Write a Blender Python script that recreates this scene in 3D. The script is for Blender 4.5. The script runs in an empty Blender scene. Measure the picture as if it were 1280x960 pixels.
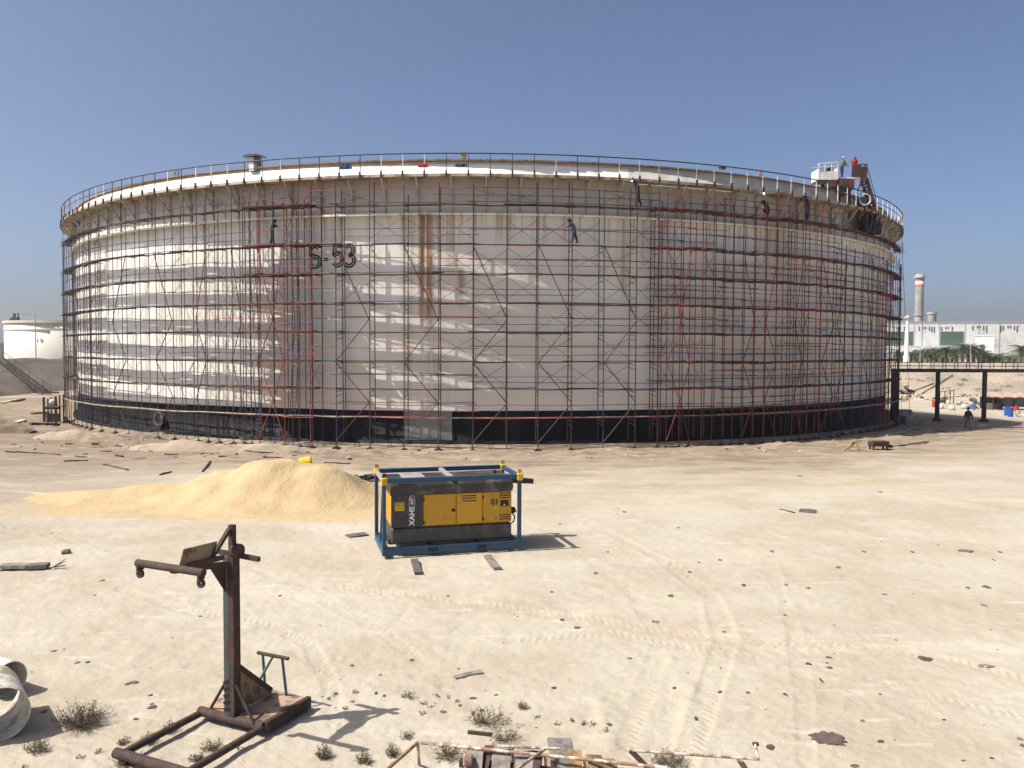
import bpy, bmesh, math, random
import numpy as np
from mathutils import Vector, Matrix
random.seed(7); RNG = np.random.default_rng(7)
R_ = math.radians
scene = bpy.context.scene
COL = scene.collection

# ------------------------------------------------------------------ camera, sky, sun, exposure
F_PX, PITCH, ROLL, CAM_H = 1050.0, 0.0410, -0.0037, 6.65
cam = bpy.data.objects.new('camera', bpy.data.cameras.new('camera'))
COL.objects.link(cam)
cam.data.sensor_width = 36.0; cam.data.lens = 36.0 * F_PX / 1280.0
cam.data.clip_start = 0.2; cam.data.clip_end = 9000
cam.matrix_world = Matrix.Translation((0, 0, CAM_H)) @ Matrix.Rotation(math.pi / 2 - PITCH, 4, 'X') @ Matrix.Rotation(-ROLL, 4, 'Z')
scene.camera = cam

SUN_EL, SUN_AZ = R_(51.5), R_(16)            # sun stands on the left, a little behind the camera
sdir = Vector((-math.cos(SUN_AZ) * math.cos(SUN_EL), -math.sin(SUN_AZ) * math.cos(SUN_EL), math.sin(SUN_EL)))
world = bpy.data.worlds.new("World"); scene.world = world; world.use_nodes = True
wn = world.node_tree
bg = wn.nodes['Background']; sky = wn.nodes.new('ShaderNodeTexSky')
sky.sky_type = 'NISHITA'; sky.sun_disc = False; sky.sun_elevation = SUN_EL
sky.sun_rotation = math.atan2(sdir.x, sdir.y)
sky.altitude = 0; sky.air_density = 0.55; sky.dust_density = 3.0; sky.ozone_density = 2.6
wn.links.new(sky.outputs[0], bg.inputs[0]); bg.inputs[1].default_value = 0.113
sun = bpy.data.objects.new('sun', bpy.data.lights.new('sun', 'SUN')); COL.objects.link(sun)
sun.data.energy = 4.7; sun.data.angle = R_(0.53); sun.data.color = (1.0, 0.955, 0.88)
sun.rotation_euler = (-sdir).to_track_quat('-Z', 'Y').to_euler()
scene.view_settings.view_transform = 'Standard'; scene.view_settings.look = 'None'
scene.view_settings.gamma = 1.0; scene.view_settings.use_curve_mapping = False
scene.view_settings.exposure = 0.5
scene.cycles.max_bounces = 6; scene.cycles.diffuse_bounces = 3; scene.cycles.glossy_bounces = 2

# ------------------------------------------------------------------ photo pixel -> world
cp, sp, cr, sr = math.cos(PITCH), math.sin(PITCH), math.cos(ROLL), math.sin(ROLL)
def ray(px, py):
    ru, rw = px - 640.0, 480.0 - py
    u = ru * cr + rw * sr; w = -ru * sr + rw * cr
    return Vector((u, F_PX * cp + w * sp, -F_PX * sp + w * cp))
def at(px, py, z=0.0):                      # where the line of sight meets the level z
    d = ray(px, py); t = (z - CAM_H) / d.z
    return Vector((d.x * t, d.y * t, z))
def far(px, py, y):                         # where it meets the distance y
    d = ray(px, py); t = y / d.y
    return Vector((d.x * t, y, CAM_H + d.z * t))
TC = Vector((-3.05, 104.94, 0)); TR = 45.49   # tank axis and radius
def theta(px, radius, py=390):              # angle round the tank of the near hit
    d = ray(px, py); a = d.x ** 2 + d.y ** 2; b = -(d.x * TC.x + d.y * TC.y); c = TC.x ** 2 + TC.y ** 2 - radius ** 2
    disc = max(b * b - a * c, 0.0); t = (-b - math.sqrt(disc)) / a
    return math.atan2(d.x * t - TC.x, TC.y - d.y * t)
def cyl(px, py, radius):
    d = ray(px, py); a = d.x ** 2 + d.y ** 2; b = -(d.x * TC.x + d.y * TC.y); c = TC.x ** 2 + TC.y ** 2 - radius ** 2
    t = (-b - math.sqrt(max(b * b - a * c, 0.0))) / a
    return Vector((d.x * t, d.y * t, CAM_H + d.z * t))
def onring(th, r, z): return Vector((TC.x + r * math.sin(th), TC.y - r * math.cos(th), z))

# ------------------------------------------------------------------ mesh builder and object helpers
class MB:
    def __init__(s): s.v = []; s.f = []; s.mi = []; s.sm = []
    def add(s, vs, fs, mi=0, smooth=False):
        o = len(s.v); s.v.extend([tuple(v) for v in vs])
        for f in fs: s.f.append([i + o for i in f]); s.mi.append(mi); s.sm.append(smooth)
        return s
    def box(s, c, size, rot=None, mi=0, bevel=0.0):
        hx, hy, hz = size[0] / 2, size[1] / 2, size[2] / 2
        b = min(bevel, hx * .9, hy * .9, hz * .9)
        vs = []
        if b <= 0:
            vs = [Vector((x * hx, y * hy, z * hz)) for z in (-1, 1) for y in (-1, 1) for x in (-1, 1)]
            fs = [(0, 2, 3, 1), (4, 5, 7, 6), (0, 1, 5, 4), (2, 6, 7, 3), (0, 4, 6, 2), (1, 3, 7, 5)]
        else:
            idx = {}
            for sx in (-1, 1):
                for sy in (-1, 1):
                    for sz in (-1, 1):
                        idx[(sx, sy, sz, 0)] = len(vs); vs.append(Vector((sx * hx, sy * (hy - b), sz * (hz - b))))
                        idx[(sx, sy, sz, 1)] = len(vs); vs.append(Vector((sx * (hx - b), sy * hy, sz * (hz - b))))
                        idx[(sx, sy, sz, 2)] = len(vs); vs.append(Vector((sx * (hx - b), sy * (hy - b), sz * hz)))
            fs = []
            for sg in (-1, 1):
                q = [(sg, -1, -1, 0), (sg, 1, -1, 0), (sg, 1, 1, 0), (sg, -1, 1, 0)]; fs.append([idx[k] for k in (q if sg > 0 else q[::-1])])
                q = [(-1, sg, -1, 1), (-1, sg, 1, 1), (1, sg, 1, 1), (1, sg, -1, 1)]; fs.append([idx[k] for k in (q if sg > 0 else q[::-1])])
                q = [(-1, -1, sg, 2), (1, -1, sg, 2), (1, 1, sg, 2), (-1, 1, sg, 2)]; fs.append([idx[k] for k in (q if sg > 0 else q[::-1])])
            for a in (-1, 1):
                for c_ in (-1, 1):
                    fs.append([idx[(a, c_, -1, 0)], idx[(a, c_, 1, 0)], idx[(a, c_, 1, 1)], idx[(a, c_, -1, 1)]])
                    fs.append([idx[(a, -1, c_, 0)], idx[(a, 1, c_, 0)], idx[(a, 1, c_, 2)], idx[(a, -1, c_, 2)]])
                    fs.append([idx[(-1, a, c_, 1)], idx[(1, a, c_, 1)], idx[(1, a, c_, 2)], idx[(-1, a, c_, 2)]])
                    for d in (-1, 1): fs.append([idx[(a, c_, d, 0)], idx[(a, c_, d, 1)], idx[(a, c_, d, 2)]])
        if rot is not None: vs = [rot @ v for v in vs]
        c = Vector(c); return s.add([v + c for v in vs], fs, mi)
    def bar(s, a, b, w, h=None, up=(0, 0, 1), mi=0, bevel=0.0):       # rectangular bar from a to b
        a, b = Vector(a), Vector(b); d = b - a; L = d.length
        if L < 1e-6: return s
        x = d / L; z = Vector(up); y = z.cross(x)
        if y.length < 1e-3: y = Vector((0, 1, 0)).cross(x)
        y.normalize(); z = x.cross(y)
        rot = Matrix((x, y, z)).transposed()
        return s.box((a + b) / 2, (L, w, h or w), rot, mi, bevel)
    def tube(s, a, b, r, n=6, r2=None, mi=0, cap=True): return s.poly([a, b], [r, r if r2 is None else r2], n, mi, cap)
    def poly(s, pts, r, n=6, mi=0, cap=True, smooth=True):
        pts = [Vector(p) for p in pts]; m = len(pts)
        rr = r if isinstance(r, (list, tuple)) else [r] * m
        vs = []; prev = None
        for i, p in enumerate(pts):
            t = (pts[min(i + 1, m - 1)] - pts[max(i - 1, 0)])
            t = t.normalized() if t.length > 1e-9 else Vector((0, 0, 1))
            ref = prev if prev is not None else (Vector((0, 0, 1)) if abs(t.z) < .9 else Vector((1, 0, 0)))
            u = ref - t * ref.dot(t)
            if u.length < 1e-4: u = Vector((0, 1, 0)) - t * t.y
            u.normalize(); prev = u; w = t.cross(u)
            for k in range(n):
                a = 2 * math.pi * k / n; vs.append(p + (u * math.cos(a) + w * math.sin(a)) * rr[i])
        fs = [(i * n + k, i * n + (k + 1) % n, (i + 1) * n + (k + 1) % n, (i + 1) * n + k) for i in range(m - 1) for k in range(n)]
        s.add(vs, fs, mi, smooth)
        if cap: s.add(vs[:n], [tuple(range(n))[::-1]], mi); s.add(vs[-n:], [tuple(range(n))], mi)
        return s
    def lathe(s, prof, c=(0, 0, 0), n=24, mi=0, smooth=True, a0=0.0, a1=2 * math.pi, rot=None):
        full = abs(a1 - a0 - 2 * math.pi) < 1e-6; k = n if full else n + 1; vs = []
        for r, z in prof:
            for i in range(k):
                a = a0 + (a1 - a0) * i / n; vs.append(Vector((r * math.sin(a), -r * math.cos(a), z)))
        if rot is not None: vs = [rot @ v for v in vs]
        c = Vector(c); vs = [v + c for v in vs]
        fs = []
        for j in range(len(prof) - 1):
            for i in range(n):
                i2 = (i + 1) % k; fs.append((j * k + i, j * k + i2, (j + 1) * k + i2, (j + 1) * k + i))
        return s.add(vs, fs, mi, smooth)
    def prism(s, pts, d, mi=0):                                         # polygon extruded by vector d
        pts = [Vector(p) for p in pts]; d = Vector(d); n = len(pts)
        vs = pts + [p + d for p in pts]
        fs = [tuple(range(n))[::-1], tuple(range(n, 2 * n))] + [(i, (i + 1) % n, n + (i + 1) % n, n + i) for i in range(n)]
        return s.add(vs, fs, mi)
    def build(s, name, mats, parent=None, origin=None):
        me = bpy.data.meshes.new(name)
        o = Vector(origin) if origin is not None else None
        vs = s.v if o is None else [(v[0] - o.x, v[1] - o.y, v[2] - o.z) for v in s.v]
        me.from_pydata(vs, [], s.f)
        for m in (mats if isinstance(mats, (list, tuple)) else [mats]): me.materials.append(m)
        me.polygons.foreach_set('material_index', s.mi); me.polygons.foreach_set('use_smooth', s.sm)
        me.update()
        ob = bpy.data.objects.new(name, me); COL.objects.link(ob)
        if parent is not None: ob.parent = parent
        elif o is not None: ob.location = o
        return ob
def fix_normals(ob):
    bm = bmesh.new(); bm.from_mesh(ob.data); bmesh.ops.recalc_face_normals(bm, faces=bm.faces); bm.to_mesh(ob.data); bm.free()
def tag(o, label, cat, group=None):
    o['label'] = label; o['category'] = cat
    if group: o['group'] = group
    return o
def thing(name, label, cat, loc=(0, 0, 0), rotz=0.0, group=None):
    o = bpy.data.objects.new(name, None); COL.objects.link(o); o.empty_display_size = .2
    o.location = loc; o.rotation_euler = (0, 0, rotz)
    return tag(o, label, cat, group)
def struct(o): o['kind'] = 'structure'; return o
def copy_tree(o, parent=None):
    c = o.copy(); COL.objects.link(c)
    if parent is not None: c.parent = parent
    for ch in [x for x in COL.objects if x.parent == o]: copy_tree(ch, c)
    return c

# ------------------------------------------------------------------ materials
def newmat(name):
    m = bpy.data.materials.new(name); m.use_nodes = True
    return m, m.node_tree, m.node_tree.nodes['Principled BSDF']
def N(nt, t, **kw):
    n = nt.nodes.new(t)
    for k, v in kw.items(): setattr(n, k, v)
    return n
def noise(nt, vec, scale, detail=4, rough=.55):
    n = N(nt, 'ShaderNodeTexNoise'); n.inputs['Scale'].default_value = scale; n.inputs['Detail'].default_value = detail
    n.inputs['Roughness'].default_value = rough
    if vec is not None: nt.links.new(vec, n.inputs['Vector'])
    return n.outputs['Fac']
def ramp(nt, fac, a, b):                    # smooth 0..1 between a and b
    n = N(nt, 'ShaderNodeMapRange'); n.interpolation_type = 'SMOOTHSTEP'
    n.inputs[1].default_value = a; n.inputs[2].default_value = b; nt.links.new(fac, n.inputs[0]); return n.outputs[0]
def math_(nt, op, a, b=None):
    n = N(nt, 'ShaderNodeMath', operation=op)
    for i, v in enumerate((a, b)):
        if v is None: continue
        if isinstance(v, (int, float)): n.inputs[i].default_value = v
        else: nt.links.new(v, n.inputs[i])
    return n.outputs[0]
def mixc(nt, fac, a, b, mode='MIX'):
    n = N(nt, 'ShaderNodeMix', data_type='RGBA', blend_type=mode)
    for i, v in ((0, fac), (6, a), (7, b)):
        if isinstance(v, (int, float)): n.inputs[i].default_value = v
        elif isinstance(v, tuple): n.inputs[i].default_value = (*v, 1) if len(v) == 3 else v
        else: nt.links.new(v, n.inputs[i])
    return n.outputs[2]
def bump(nt, b, h, strength, dist=.02):
    n = N(nt, 'ShaderNodeBump'); n.inputs['Strength'].default_value = strength; n.inputs['Distance'].default_value = dist
    nt.links.new(h, n.inputs['Height']); nt.links.new(n.outputs[0], b.inputs['Normal'])
def coord(nt, kind='Object'): return N(nt, 'ShaderNodeTexCoord').outputs[kind]
def scaled(nt, vec, sc):
    n = N(nt, 'ShaderNodeMapping'); n.inputs['Scale'].default_value = sc; nt.links.new(vec, n.inputs['Vector']); return n.outputs[0]
def paint(name, base, second=None, amount=.5, scale=6, rough=.6, metal=0.0, b=.15, dist=.01, rand=.12):
    """base colour with patches of a second one (rust, dirt), a little different on every object"""
    m, nt, p = newmat(name); co = coord(nt)
    oi = N(nt, 'ShaderNodeObjectInfo')
    ad = N(nt, 'ShaderNodeVectorMath', operation='ADD'); nt.links.new(co, ad.inputs[0])
    cx = N(nt, 'ShaderNodeCombineXYZ'); nt.links.new(math_(nt, 'MULTIPLY', oi.outputs['Random'], 37.0), cx.inputs[0]); nt.links.new(cx.outputs[0], ad.inputs[1])
    v = ad.outputs[0]
    n1 = noise(nt, v, scale, 6, .65); n2 = noise(nt, v, scale * 7, 3)
    c = base
    if second: c = mixc(nt, ramp(nt, n1, .62 - amount * .35, .78 - amount * .35), base, second)
    c = mixc(nt, math_(nt, 'MULTIPLY', ramp(nt, n2, .3, .7), .35), c, tuple(x * .62 for x in base))
    hv = N(nt, 'ShaderNodeHueSaturation'); nt.links.new(c, hv.inputs['Color'])
    nt.links.new(math_(nt, 'ADD', math_(nt, 'MULTIPLY', oi.outputs['Random'], 2 * rand), 1 - rand), hv.inputs['Value'])
    nt.links.new(hv.outputs[0], p.inputs['Base Color'])
    p.inputs['Roughness'].default_value = rough; p.inputs['Metallic'].default_value = metal
    if b: bump(nt, p, n2, b, dist)
    return m
M = {}
M['tube_grey'] = paint('tube_grey', (.055, .05, .05), (.075, .04, .03), .5, 3, rand=.35)
M['tube_blue'] = paint('tube_blue', (.028, .05, .10), (.07, .04, .03), .35, 3, rand=.3)
M['tube_red'] = paint('tube_red', (.30, .040, .038), (.10, .035, .03), .35, 3, rand=.35)
M['tube_rust'] = paint('tube_rust', (.075, .034, .026), (.05, .03, .025), .5, 3, rand=.35)
M['tube_white'] = paint('tube_white', (.62, .6, .56), (.25, .15, .1), .25, 5)
M['deck_brown'] = paint('deck_brown', (.115, .075, .05), (.06, .04, .03), .6, 2, rough=.85, rand=.35)
M['deck_red'] = paint('deck_red', (.17, .045, .037), (.10, .04, .03), .6, 2, rough=.8, rand=.3)
M['deck_grey'] = paint('deck_grey', (.085, .08, .085), (.07, .045, .035), .5, 2, rough=.8, rand=.3)
M['deck_pale'] = paint('deck_pale', (.40, .36, .29), (.2, .16, .12), .5, 2, rough=.85)
M['rust'] = paint('rust', (.045, .028, .024), (.085, .044, .03), .5, 9, rough=.85, b=.4)
M['rust_dark'] = paint('rust_dark', (.045, .028, .024), (.09, .045, .03), .5, 9, rough=.85, b=.4)
M['rust_plate'] = paint('rust_plate', (.30, .215, .115), (.12, .06, .035), .45, 3.5, rough=.8, b=.3)
M['orange_plate'] = paint('orange_plate', (.40, .27, .18), (.14, .08, .055), .5, 3, rough=.85, b=.3)
M['green_steel'] = paint('green_steel', (.05, .075, .075), (.08, .04, .03), .45, 4, rough=.6)
M['teal'] = paint('teal', (.06, .13, .15), (.1, .05, .04), .35, 6, rough=.6)
M['white_paint'] = paint('white_paint', (.74, .71, .65), (.45, .33, .22), .3, 2, rough=.6, b=.1)
M['blue_paint'] = paint('blue_paint', (.016, .066, .135), (.10, .06, .045), .18, 3, rough=.45)
M['yellow_paint'] = paint('yellow_paint', (.58, .30, .008), (.36, .19, .02), .25, 2.2, rough=.42, b=.05)
M['yellow_bright'] = paint('yellow_bright', (.66, .42, .01), (.35, .2, .03), .3, 4, rough=.5)
M['charcoal'] = paint('charcoal', (.035, .035, .037), (.09, .08, .065), .4, 2, rough=.5)
M['roof_dark'] = paint('roof_dark', (.028, .025, .022), (.12, .10, .08), .35, 1.6, rough=.4)
M['black'] = paint('black', (.012, .012, .013), (.04, .035, .03), .3, 4, rough=.6)
M['white_mark'] = paint('white_mark', (.75, .75, .73), None, rough=.5)
M['black_mark'] = paint('black_mark', (.012, .011, .012), None, rough=.6)
M['wood_grey'] = paint('wood_grey', (.24, .215, .19), (.13, .11, .095), .5, 5, rough=.9, b=.4)
M['wood_dark'] = paint('wood_dark', (.075, .055, .043), (.04, .03, .025), .5, 4, rough=.9, b=.4)
M['wood_tan'] = paint('wood_tan', (.36, .22, .10), (.2, .12, .06), .5, 5, rough=.9, b=.3)
M['concrete'] = paint('concrete', (.36, .34, .31), (.22, .2, .18), .5, 2, rough=.9, b=.3)
M['concrete_white'] = paint('concrete_white', (.66, .60, .50), (.42, .36, .28), .4, 2, rough=.9, b=.3)
M['barrel_blue'] = paint('barrel_blue', (.02, .09, .36), (.05, .06, .1), .3, 3, rough=.45)
M['barrel_red'] = paint('barrel_red', (.42, .04, .035), (.15, .05, .04), .35, 3, rough=.5)
M['shed_tan'] = paint('shed_tan', (.50, .35, .25), (.3, .2, .14), .5, 1.5, rough=.85)
M['cloth_blue'] = paint('cloth_blue', (.015, .05, .14), None, rough=.9)
M['cloth_red'] = paint('cloth_red', (.33, .02, .025), None, rough=.9)
M['cloth_teal'] = paint('cloth_teal', (.19, .27, .26), (.3, .3, .27), .5, 1.5, rough=.8)
M['far_white'] = paint('far_white', (.70, .70, .68), (.56, .56, .54), .4, .12, rough=.8, b=0)
M['far_grey'] = paint('far_grey', (.40, .41, .41), (.33, .33, .33), .5, .2, rough=.8, b=0)
M['far_green'] = paint('far_green', (.085, .14, .10), (.10, .16, .12), .5, .2, rough=.7, b=0)
M['far_dark'] = paint('far_dark', (.07, .075, .08), None, rough=.5, b=0)
M['far_red'] = paint('far_red', (.40, .12, .09), None, rough=.8, b=0)
M['far_stack'] = paint('far_stack', (.36, .34, .32), (.27, .25, .235), .5, .3, rough=.85, b=0)
M['frond'] = paint('frond', (.055, .085, .035), (.10, .11, .05), .5, 1, rough=.65, b=0)
M['frond_dry'] = paint('frond_dry', (.20, .15, .08), (.12, .09, .05), .5, 1, rough=.8, b=0)
M['trunk'] = paint('trunk', (.13, .095, .065), (.08, .06, .045), .5, 2, rough=.9)
M['shrub'] = paint('shrub', (.155, .12, .07), (.11, .09, .055), .5, 5, rough=.9, b=0, rand=.25)
M['shrub_green'] = paint('shrub_green', (.10, .095, .05), (.15, .12, .07), .5, 6, rough=.9, b=0, rand=.25)
M['flake'] = paint('flake', (.075, .055, .05), (.12, .08, .065), .5, 8, rough=.9, b=.5, rand=.3)
M['flake_grey'] = paint('flake_grey', (.16, .145, .135), (.1, .085, .08), .5, 8, rough=.85, b=.3, rand=.3)
M['stone'] = paint('stone', (.40, .34, .27), (.25, .2, .16), .5, 6, rough=.95, b=.4, rand=.3)
M['skin'] = paint('skin', (.20, .10, .06), None, rough=.6, b=0)
M['sign_yellow'] = paint('sign_yellow', (.55, .42, .04), None, rough=.6)
def emitter(name, col, s):
    m, nt, p = newmat(name); p.inputs['Base Color'].default_value = (*col, 1)
    p.inputs['Emission Color'].default_value = (*col, 1); p.inputs['Emission Strength'].default_value = s; return m
M['arc'] = emitter('welding_arc', (1, .97, 1), 30)

# tank shell: plate courses, weld seams, rust streaks; s = arc length round the shell, z = height
def tank_material(name, base, streaks=True):
    m, nt, p = newmat(name); co = coord(nt); sep = N(nt, 'ShaderNodeSeparateXYZ'); nt.links.new(co, sep.inputs[0])
    th = math_(nt, 'ARCTAN2', sep.outputs[0], math_(nt, 'MULTIPLY', sep.outputs[1], -1.0))
    s = math_(nt, 'MULTIPLY', th, TR); z = sep.outputs[2]
    cx = N(nt, 'ShaderNodeCombineXYZ'); nt.links.new(s, cx.inputs[0]); nt.links.new(z, cx.inputs[1]); sz = cx.outputs[0]
    br = N(nt, 'ShaderNodeTexBrick'); nt.links.new(sz, br.inputs['Vector']); br.offset = .37
    br.inputs['Scale'].default_value = 1; br.inputs['Mortar Size'].default_value = .012; br.inputs['Mortar Smooth'].default_value = .3
    br.inputs['Brick Width'].default_value = 9.0; br.inputs['Row Height'].default_value = 2.42
    br.inputs['Color1'].default_value = (.5, .5, .5, 1); br.inputs['Color2'].default_value = (.62, .62, .62, 1); br.inputs['Mortar'].default_value = (.2, .2, .2, 1)
    big = noise(nt, scaled(nt, sz, (.12, .16, 1)), 1.0, 5)
    st = noise(nt, scaled(nt, sz, (1.6, .07, 1)), 1.0, 5, .65)
    st2 = noise(nt, scaled(nt, sz, (4.5, .10, 1)), 1.0, 3)
    dirty = tuple(x * y for x, y in zip(base, (.93, .90, .85)))
    c = mixc(nt, ramp(nt, big, .35, .7), base, dirty)
    c = mixc(nt, math_(nt, 'MULTIPLY', ramp(nt, st, .52, .75), .32), c, tuple(x * y for x, y in zip(base, (.72, .66, .57))))
    c = mixc(nt, math_(nt, 'MULTIPLY', br.outputs['Fac'], .42), c, tuple(x * .6 for x in base))
    if streaks:
        rust = (.33, .20, .085)
        # runs of rust below the stiffener ring
        below = math_(nt, 'MULTIPLY', ramp(nt, z, 16.2 - 3.2, 16.1), ramp(nt, z, 16.3, 16.15))
        c = mixc(nt, math_(nt, 'MULTIPLY', math_(nt, 'MULTIPLY', below, ramp(nt, st2, .5, .72)), .75), c, rust)
        def patch(s0, s1, z0, z1, k, sc=(3.2, .05, 1), lo=.38, hi=.66):
            w = math_(nt, 'MULTIPLY', ramp(nt, s, s0 - .35, s0 + .3), ramp(nt, s, s1 + .35, s1 - .3))
            h = math_(nt, 'MULTIPLY', ramp(nt, z, z0 - 1.5, z0 + .8), ramp(nt, z, z1 + .2, z1 - .2))
            n_ = ramp(nt, noise(nt, scaled(nt, sz, sc), 1.0, 4), lo, hi)
            return math_(nt, 'MULTIPLY', math_(nt, 'MULTIPLY', math_(nt, 'MULTIPLY', w, h), n_), k)
        S = lambda px: theta(px, TR) * TR
        c = mixc(nt, patch(S(503), S(547), 6.0, 16.2, .55), c, (.42, .33, .20))
        c = mixc(nt, patch(S(523), S(540), 9.0, 16.2, .95, lo=.3, hi=.55), c, (.30, .165, .06))
        c = mixc(nt, patch(S(560), S(572), 12.2, 16.2, .7), c, rust)
        c = mixc(nt, patch(S(574), S(579), 10.5, 12.4, .95, lo=.2, hi=.4), c, (.26, .12, .05))
        c = mixc(nt, patch(S(772), S(783), 11.0, 18.6, .7), c, (.42, .30, .15))
        c = mixc(nt, patch(S(800), S(835), 13.6, 16.2, .6), c, rust)
        c = mixc(nt, patch(S(955), S(985), 13.8, 16.2, .7), c, rust)
        c = mixc(nt, patch(S(505), S(560), 1.0, 6.5, .35), c, (.42, .38, .31))
        # shade under the walkway painted into the shell colour as a darker, yellower strip
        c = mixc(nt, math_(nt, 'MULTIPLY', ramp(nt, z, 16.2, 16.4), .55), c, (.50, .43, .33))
        top = math_(nt, 'MULTIPLY', ramp(nt, z, 18.70, 18.74), ramp(nt, z, 19.62, 19.58))
        c = mixc(nt, top, c, mixc(nt, ramp(nt, s, S(783), S(785)), mixc(nt, ramp(nt, noise(nt, scaled(nt, sz, (1.2, .9, 1)), 1, 5), .58, .7), (.82, .79, .73), (.66, .58, .47)), mixc(nt, ramp(nt, noise(nt, scaled(nt, sz, (.8, .5, 1)), 1, 5), .4, .65), (.60, .585, .54), (.46, .42, .36))))
        c = mixc(nt, ramp(nt, z, 19.6, 19.64), c, mixc(nt, ramp(nt, noise(nt, scaled(nt, sz, (.7, .9, 1)), 1, 4), .4, .7), (.60, .52, .41), (.47, .36, .25)))
    nt.links.new(c, p.inputs['Base Color']); p.inputs['Roughness'].default_value = .55
    h = math_(nt, 'ADD', math_(nt, 'MULTIPLY', br.outputs['Fac'], .6), math_(nt, 'MULTIPLY', noise(nt, scaled(nt, sz, (.5, .5, 1)), 1, 2), .8))
    bump(nt, p, h, .4, .04)
    return m
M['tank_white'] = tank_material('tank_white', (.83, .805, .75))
M['tank_far'] = tank_material('tank_far', (.60, .57, .50), False)
m, nt, p = newmat('bitumen'); v = coord(nt)
n1 = noise(nt, scaled(nt, v, (1, 1, .25)), 1.2, 5)
nt.links.new(mixc(nt, ramp(nt, n1, .45, .7), (.007, .007, .008), (.016, .017, .021)), p.inputs['Base Color']); p.inputs['Roughness'].default_value = .6; p.inputs['Specular IOR Level'].default_value = .12
bump(nt, p, n1, .3, .03); M['bitumen'] = m
M['patch_grey'] = paint('patch_grey', (.19, .195, .19), (.3, .29, .27), .4, 1.2, rough=.6)

# ------------------------------------------------------------------ ground
_LAT = {}
def lattice(n=256, seed=1):
    if seed not in _LAT: _LAT[seed] = np.random.default_rng(seed).random((n, n))
    return _LAT[seed]
def vnoise(x, y, sc, seed):
    L = lattice(256, seed); X, Y = x * sc, y * sc; xi, yi = np.floor(X).astype(int), np.floor(Y).astype(int)
    fx, fy = X - xi, Y - yi; fx = fx * fx * (3 - 2 * fx); fy = fy * fy * (3 - 2 * fy)
    g = lambda a, b: L[a % 256, b % 256]
    return (g(xi, yi) * (1 - fx) + g(xi + 1, yi) * fx) * (1 - fy) + (g(xi, yi + 1) * (1 - fx) + g(xi + 1, yi + 1) * fx) * fy
def fbm(x, y, sc, seed, o=4):
    r = 0; a = .5
    for i in range(o): r = r + a * (vnoise(x, y, sc * 2 ** i, seed + i) - .5); a *= .5
    return r * 2
def smooth(x, a, b): t = np.clip((x - a) / (b - a), 0, 1); return t * t * (3 - 2 * t)
TRACKS = [  # (photo points, width, depth, tread, brown)
    ([(150, 735), (230, 763), (340, 783), (387, 807), (413, 853), (420, 905)], .42, .02, 1, 0),
    ([(250, 690), (380, 735), (480, 790), (560, 860)], .40, .012, 1, 0),
    ([(420, 735), (600, 755), (740, 775), (850, 792), (960, 803), (1060, 805), (1180, 822), (1300, 856)], .5, .02, 1, .25),
    ([(640, 800), (760, 790), (880, 815), (1000, 828), (1300, 905)], .42, .014, 1, 0),
    ([(850, 975), (880, 885), (908, 800), (890, 745), (830, 700), (740, 655)], .5, .025, 1, 0),
    ([(770, 975), (800, 880), (830, 800), (790, 740), (740, 700)], .45, .012, 1, 0),
    ([(1010, 975), (1004, 870), (992, 780), (960, 700)], .34, .014, 1, 0),
    ([(640, 626), (740, 630), (840, 629), (900, 624), (970, 613), (1070, 604)], .5, .02, 0, .9),
    ([(1000, 592), (1080, 600), (1180, 622), (1290, 640)], .6, .02, 0, .7),
    ([(650, 700), (800, 690), (1000, 676), (1290, 664)], .5, .015, 0, .25),
    ([(0, 612), (60, 617), (130, 626)], .2, -.03, 0, -.5),
    ([(0, 655), (150, 690), (330, 735)], .5, .015, 1, 0),
    ([(690, 760), (780, 720), (900, 690), (1100, 690)], .45, .012, 1, 0),
]
TW = [([at(*q).xy for q in t[0]],) + t[1:] for t in TRACKS]
def polyline_dist(x, y, pts):
    best = np.full(x.shape, 1e9); arc = np.zeros(x.shape); side = np.zeros(x.shape); acc = 0.0
    for a, b in zip(pts[:-1], pts[1:]):
        d = np.array(b) - np.array(a); L = np.hypot(*d); d = d / L
        px, py = x - a[0], y - a[1]; t = np.clip(px * d[0] + py * d[1], 0, L)
        qx, qy = px - t * d[0], py - t * d[1]; ds = np.hypot(qx, qy); k = ds < best
        best = np.where(k, ds, best); arc = np.where(k, acc + t, arc); side = np.where(k, px * d[1] - py * d[0], side); acc += L
    return best, arc, side
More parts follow.
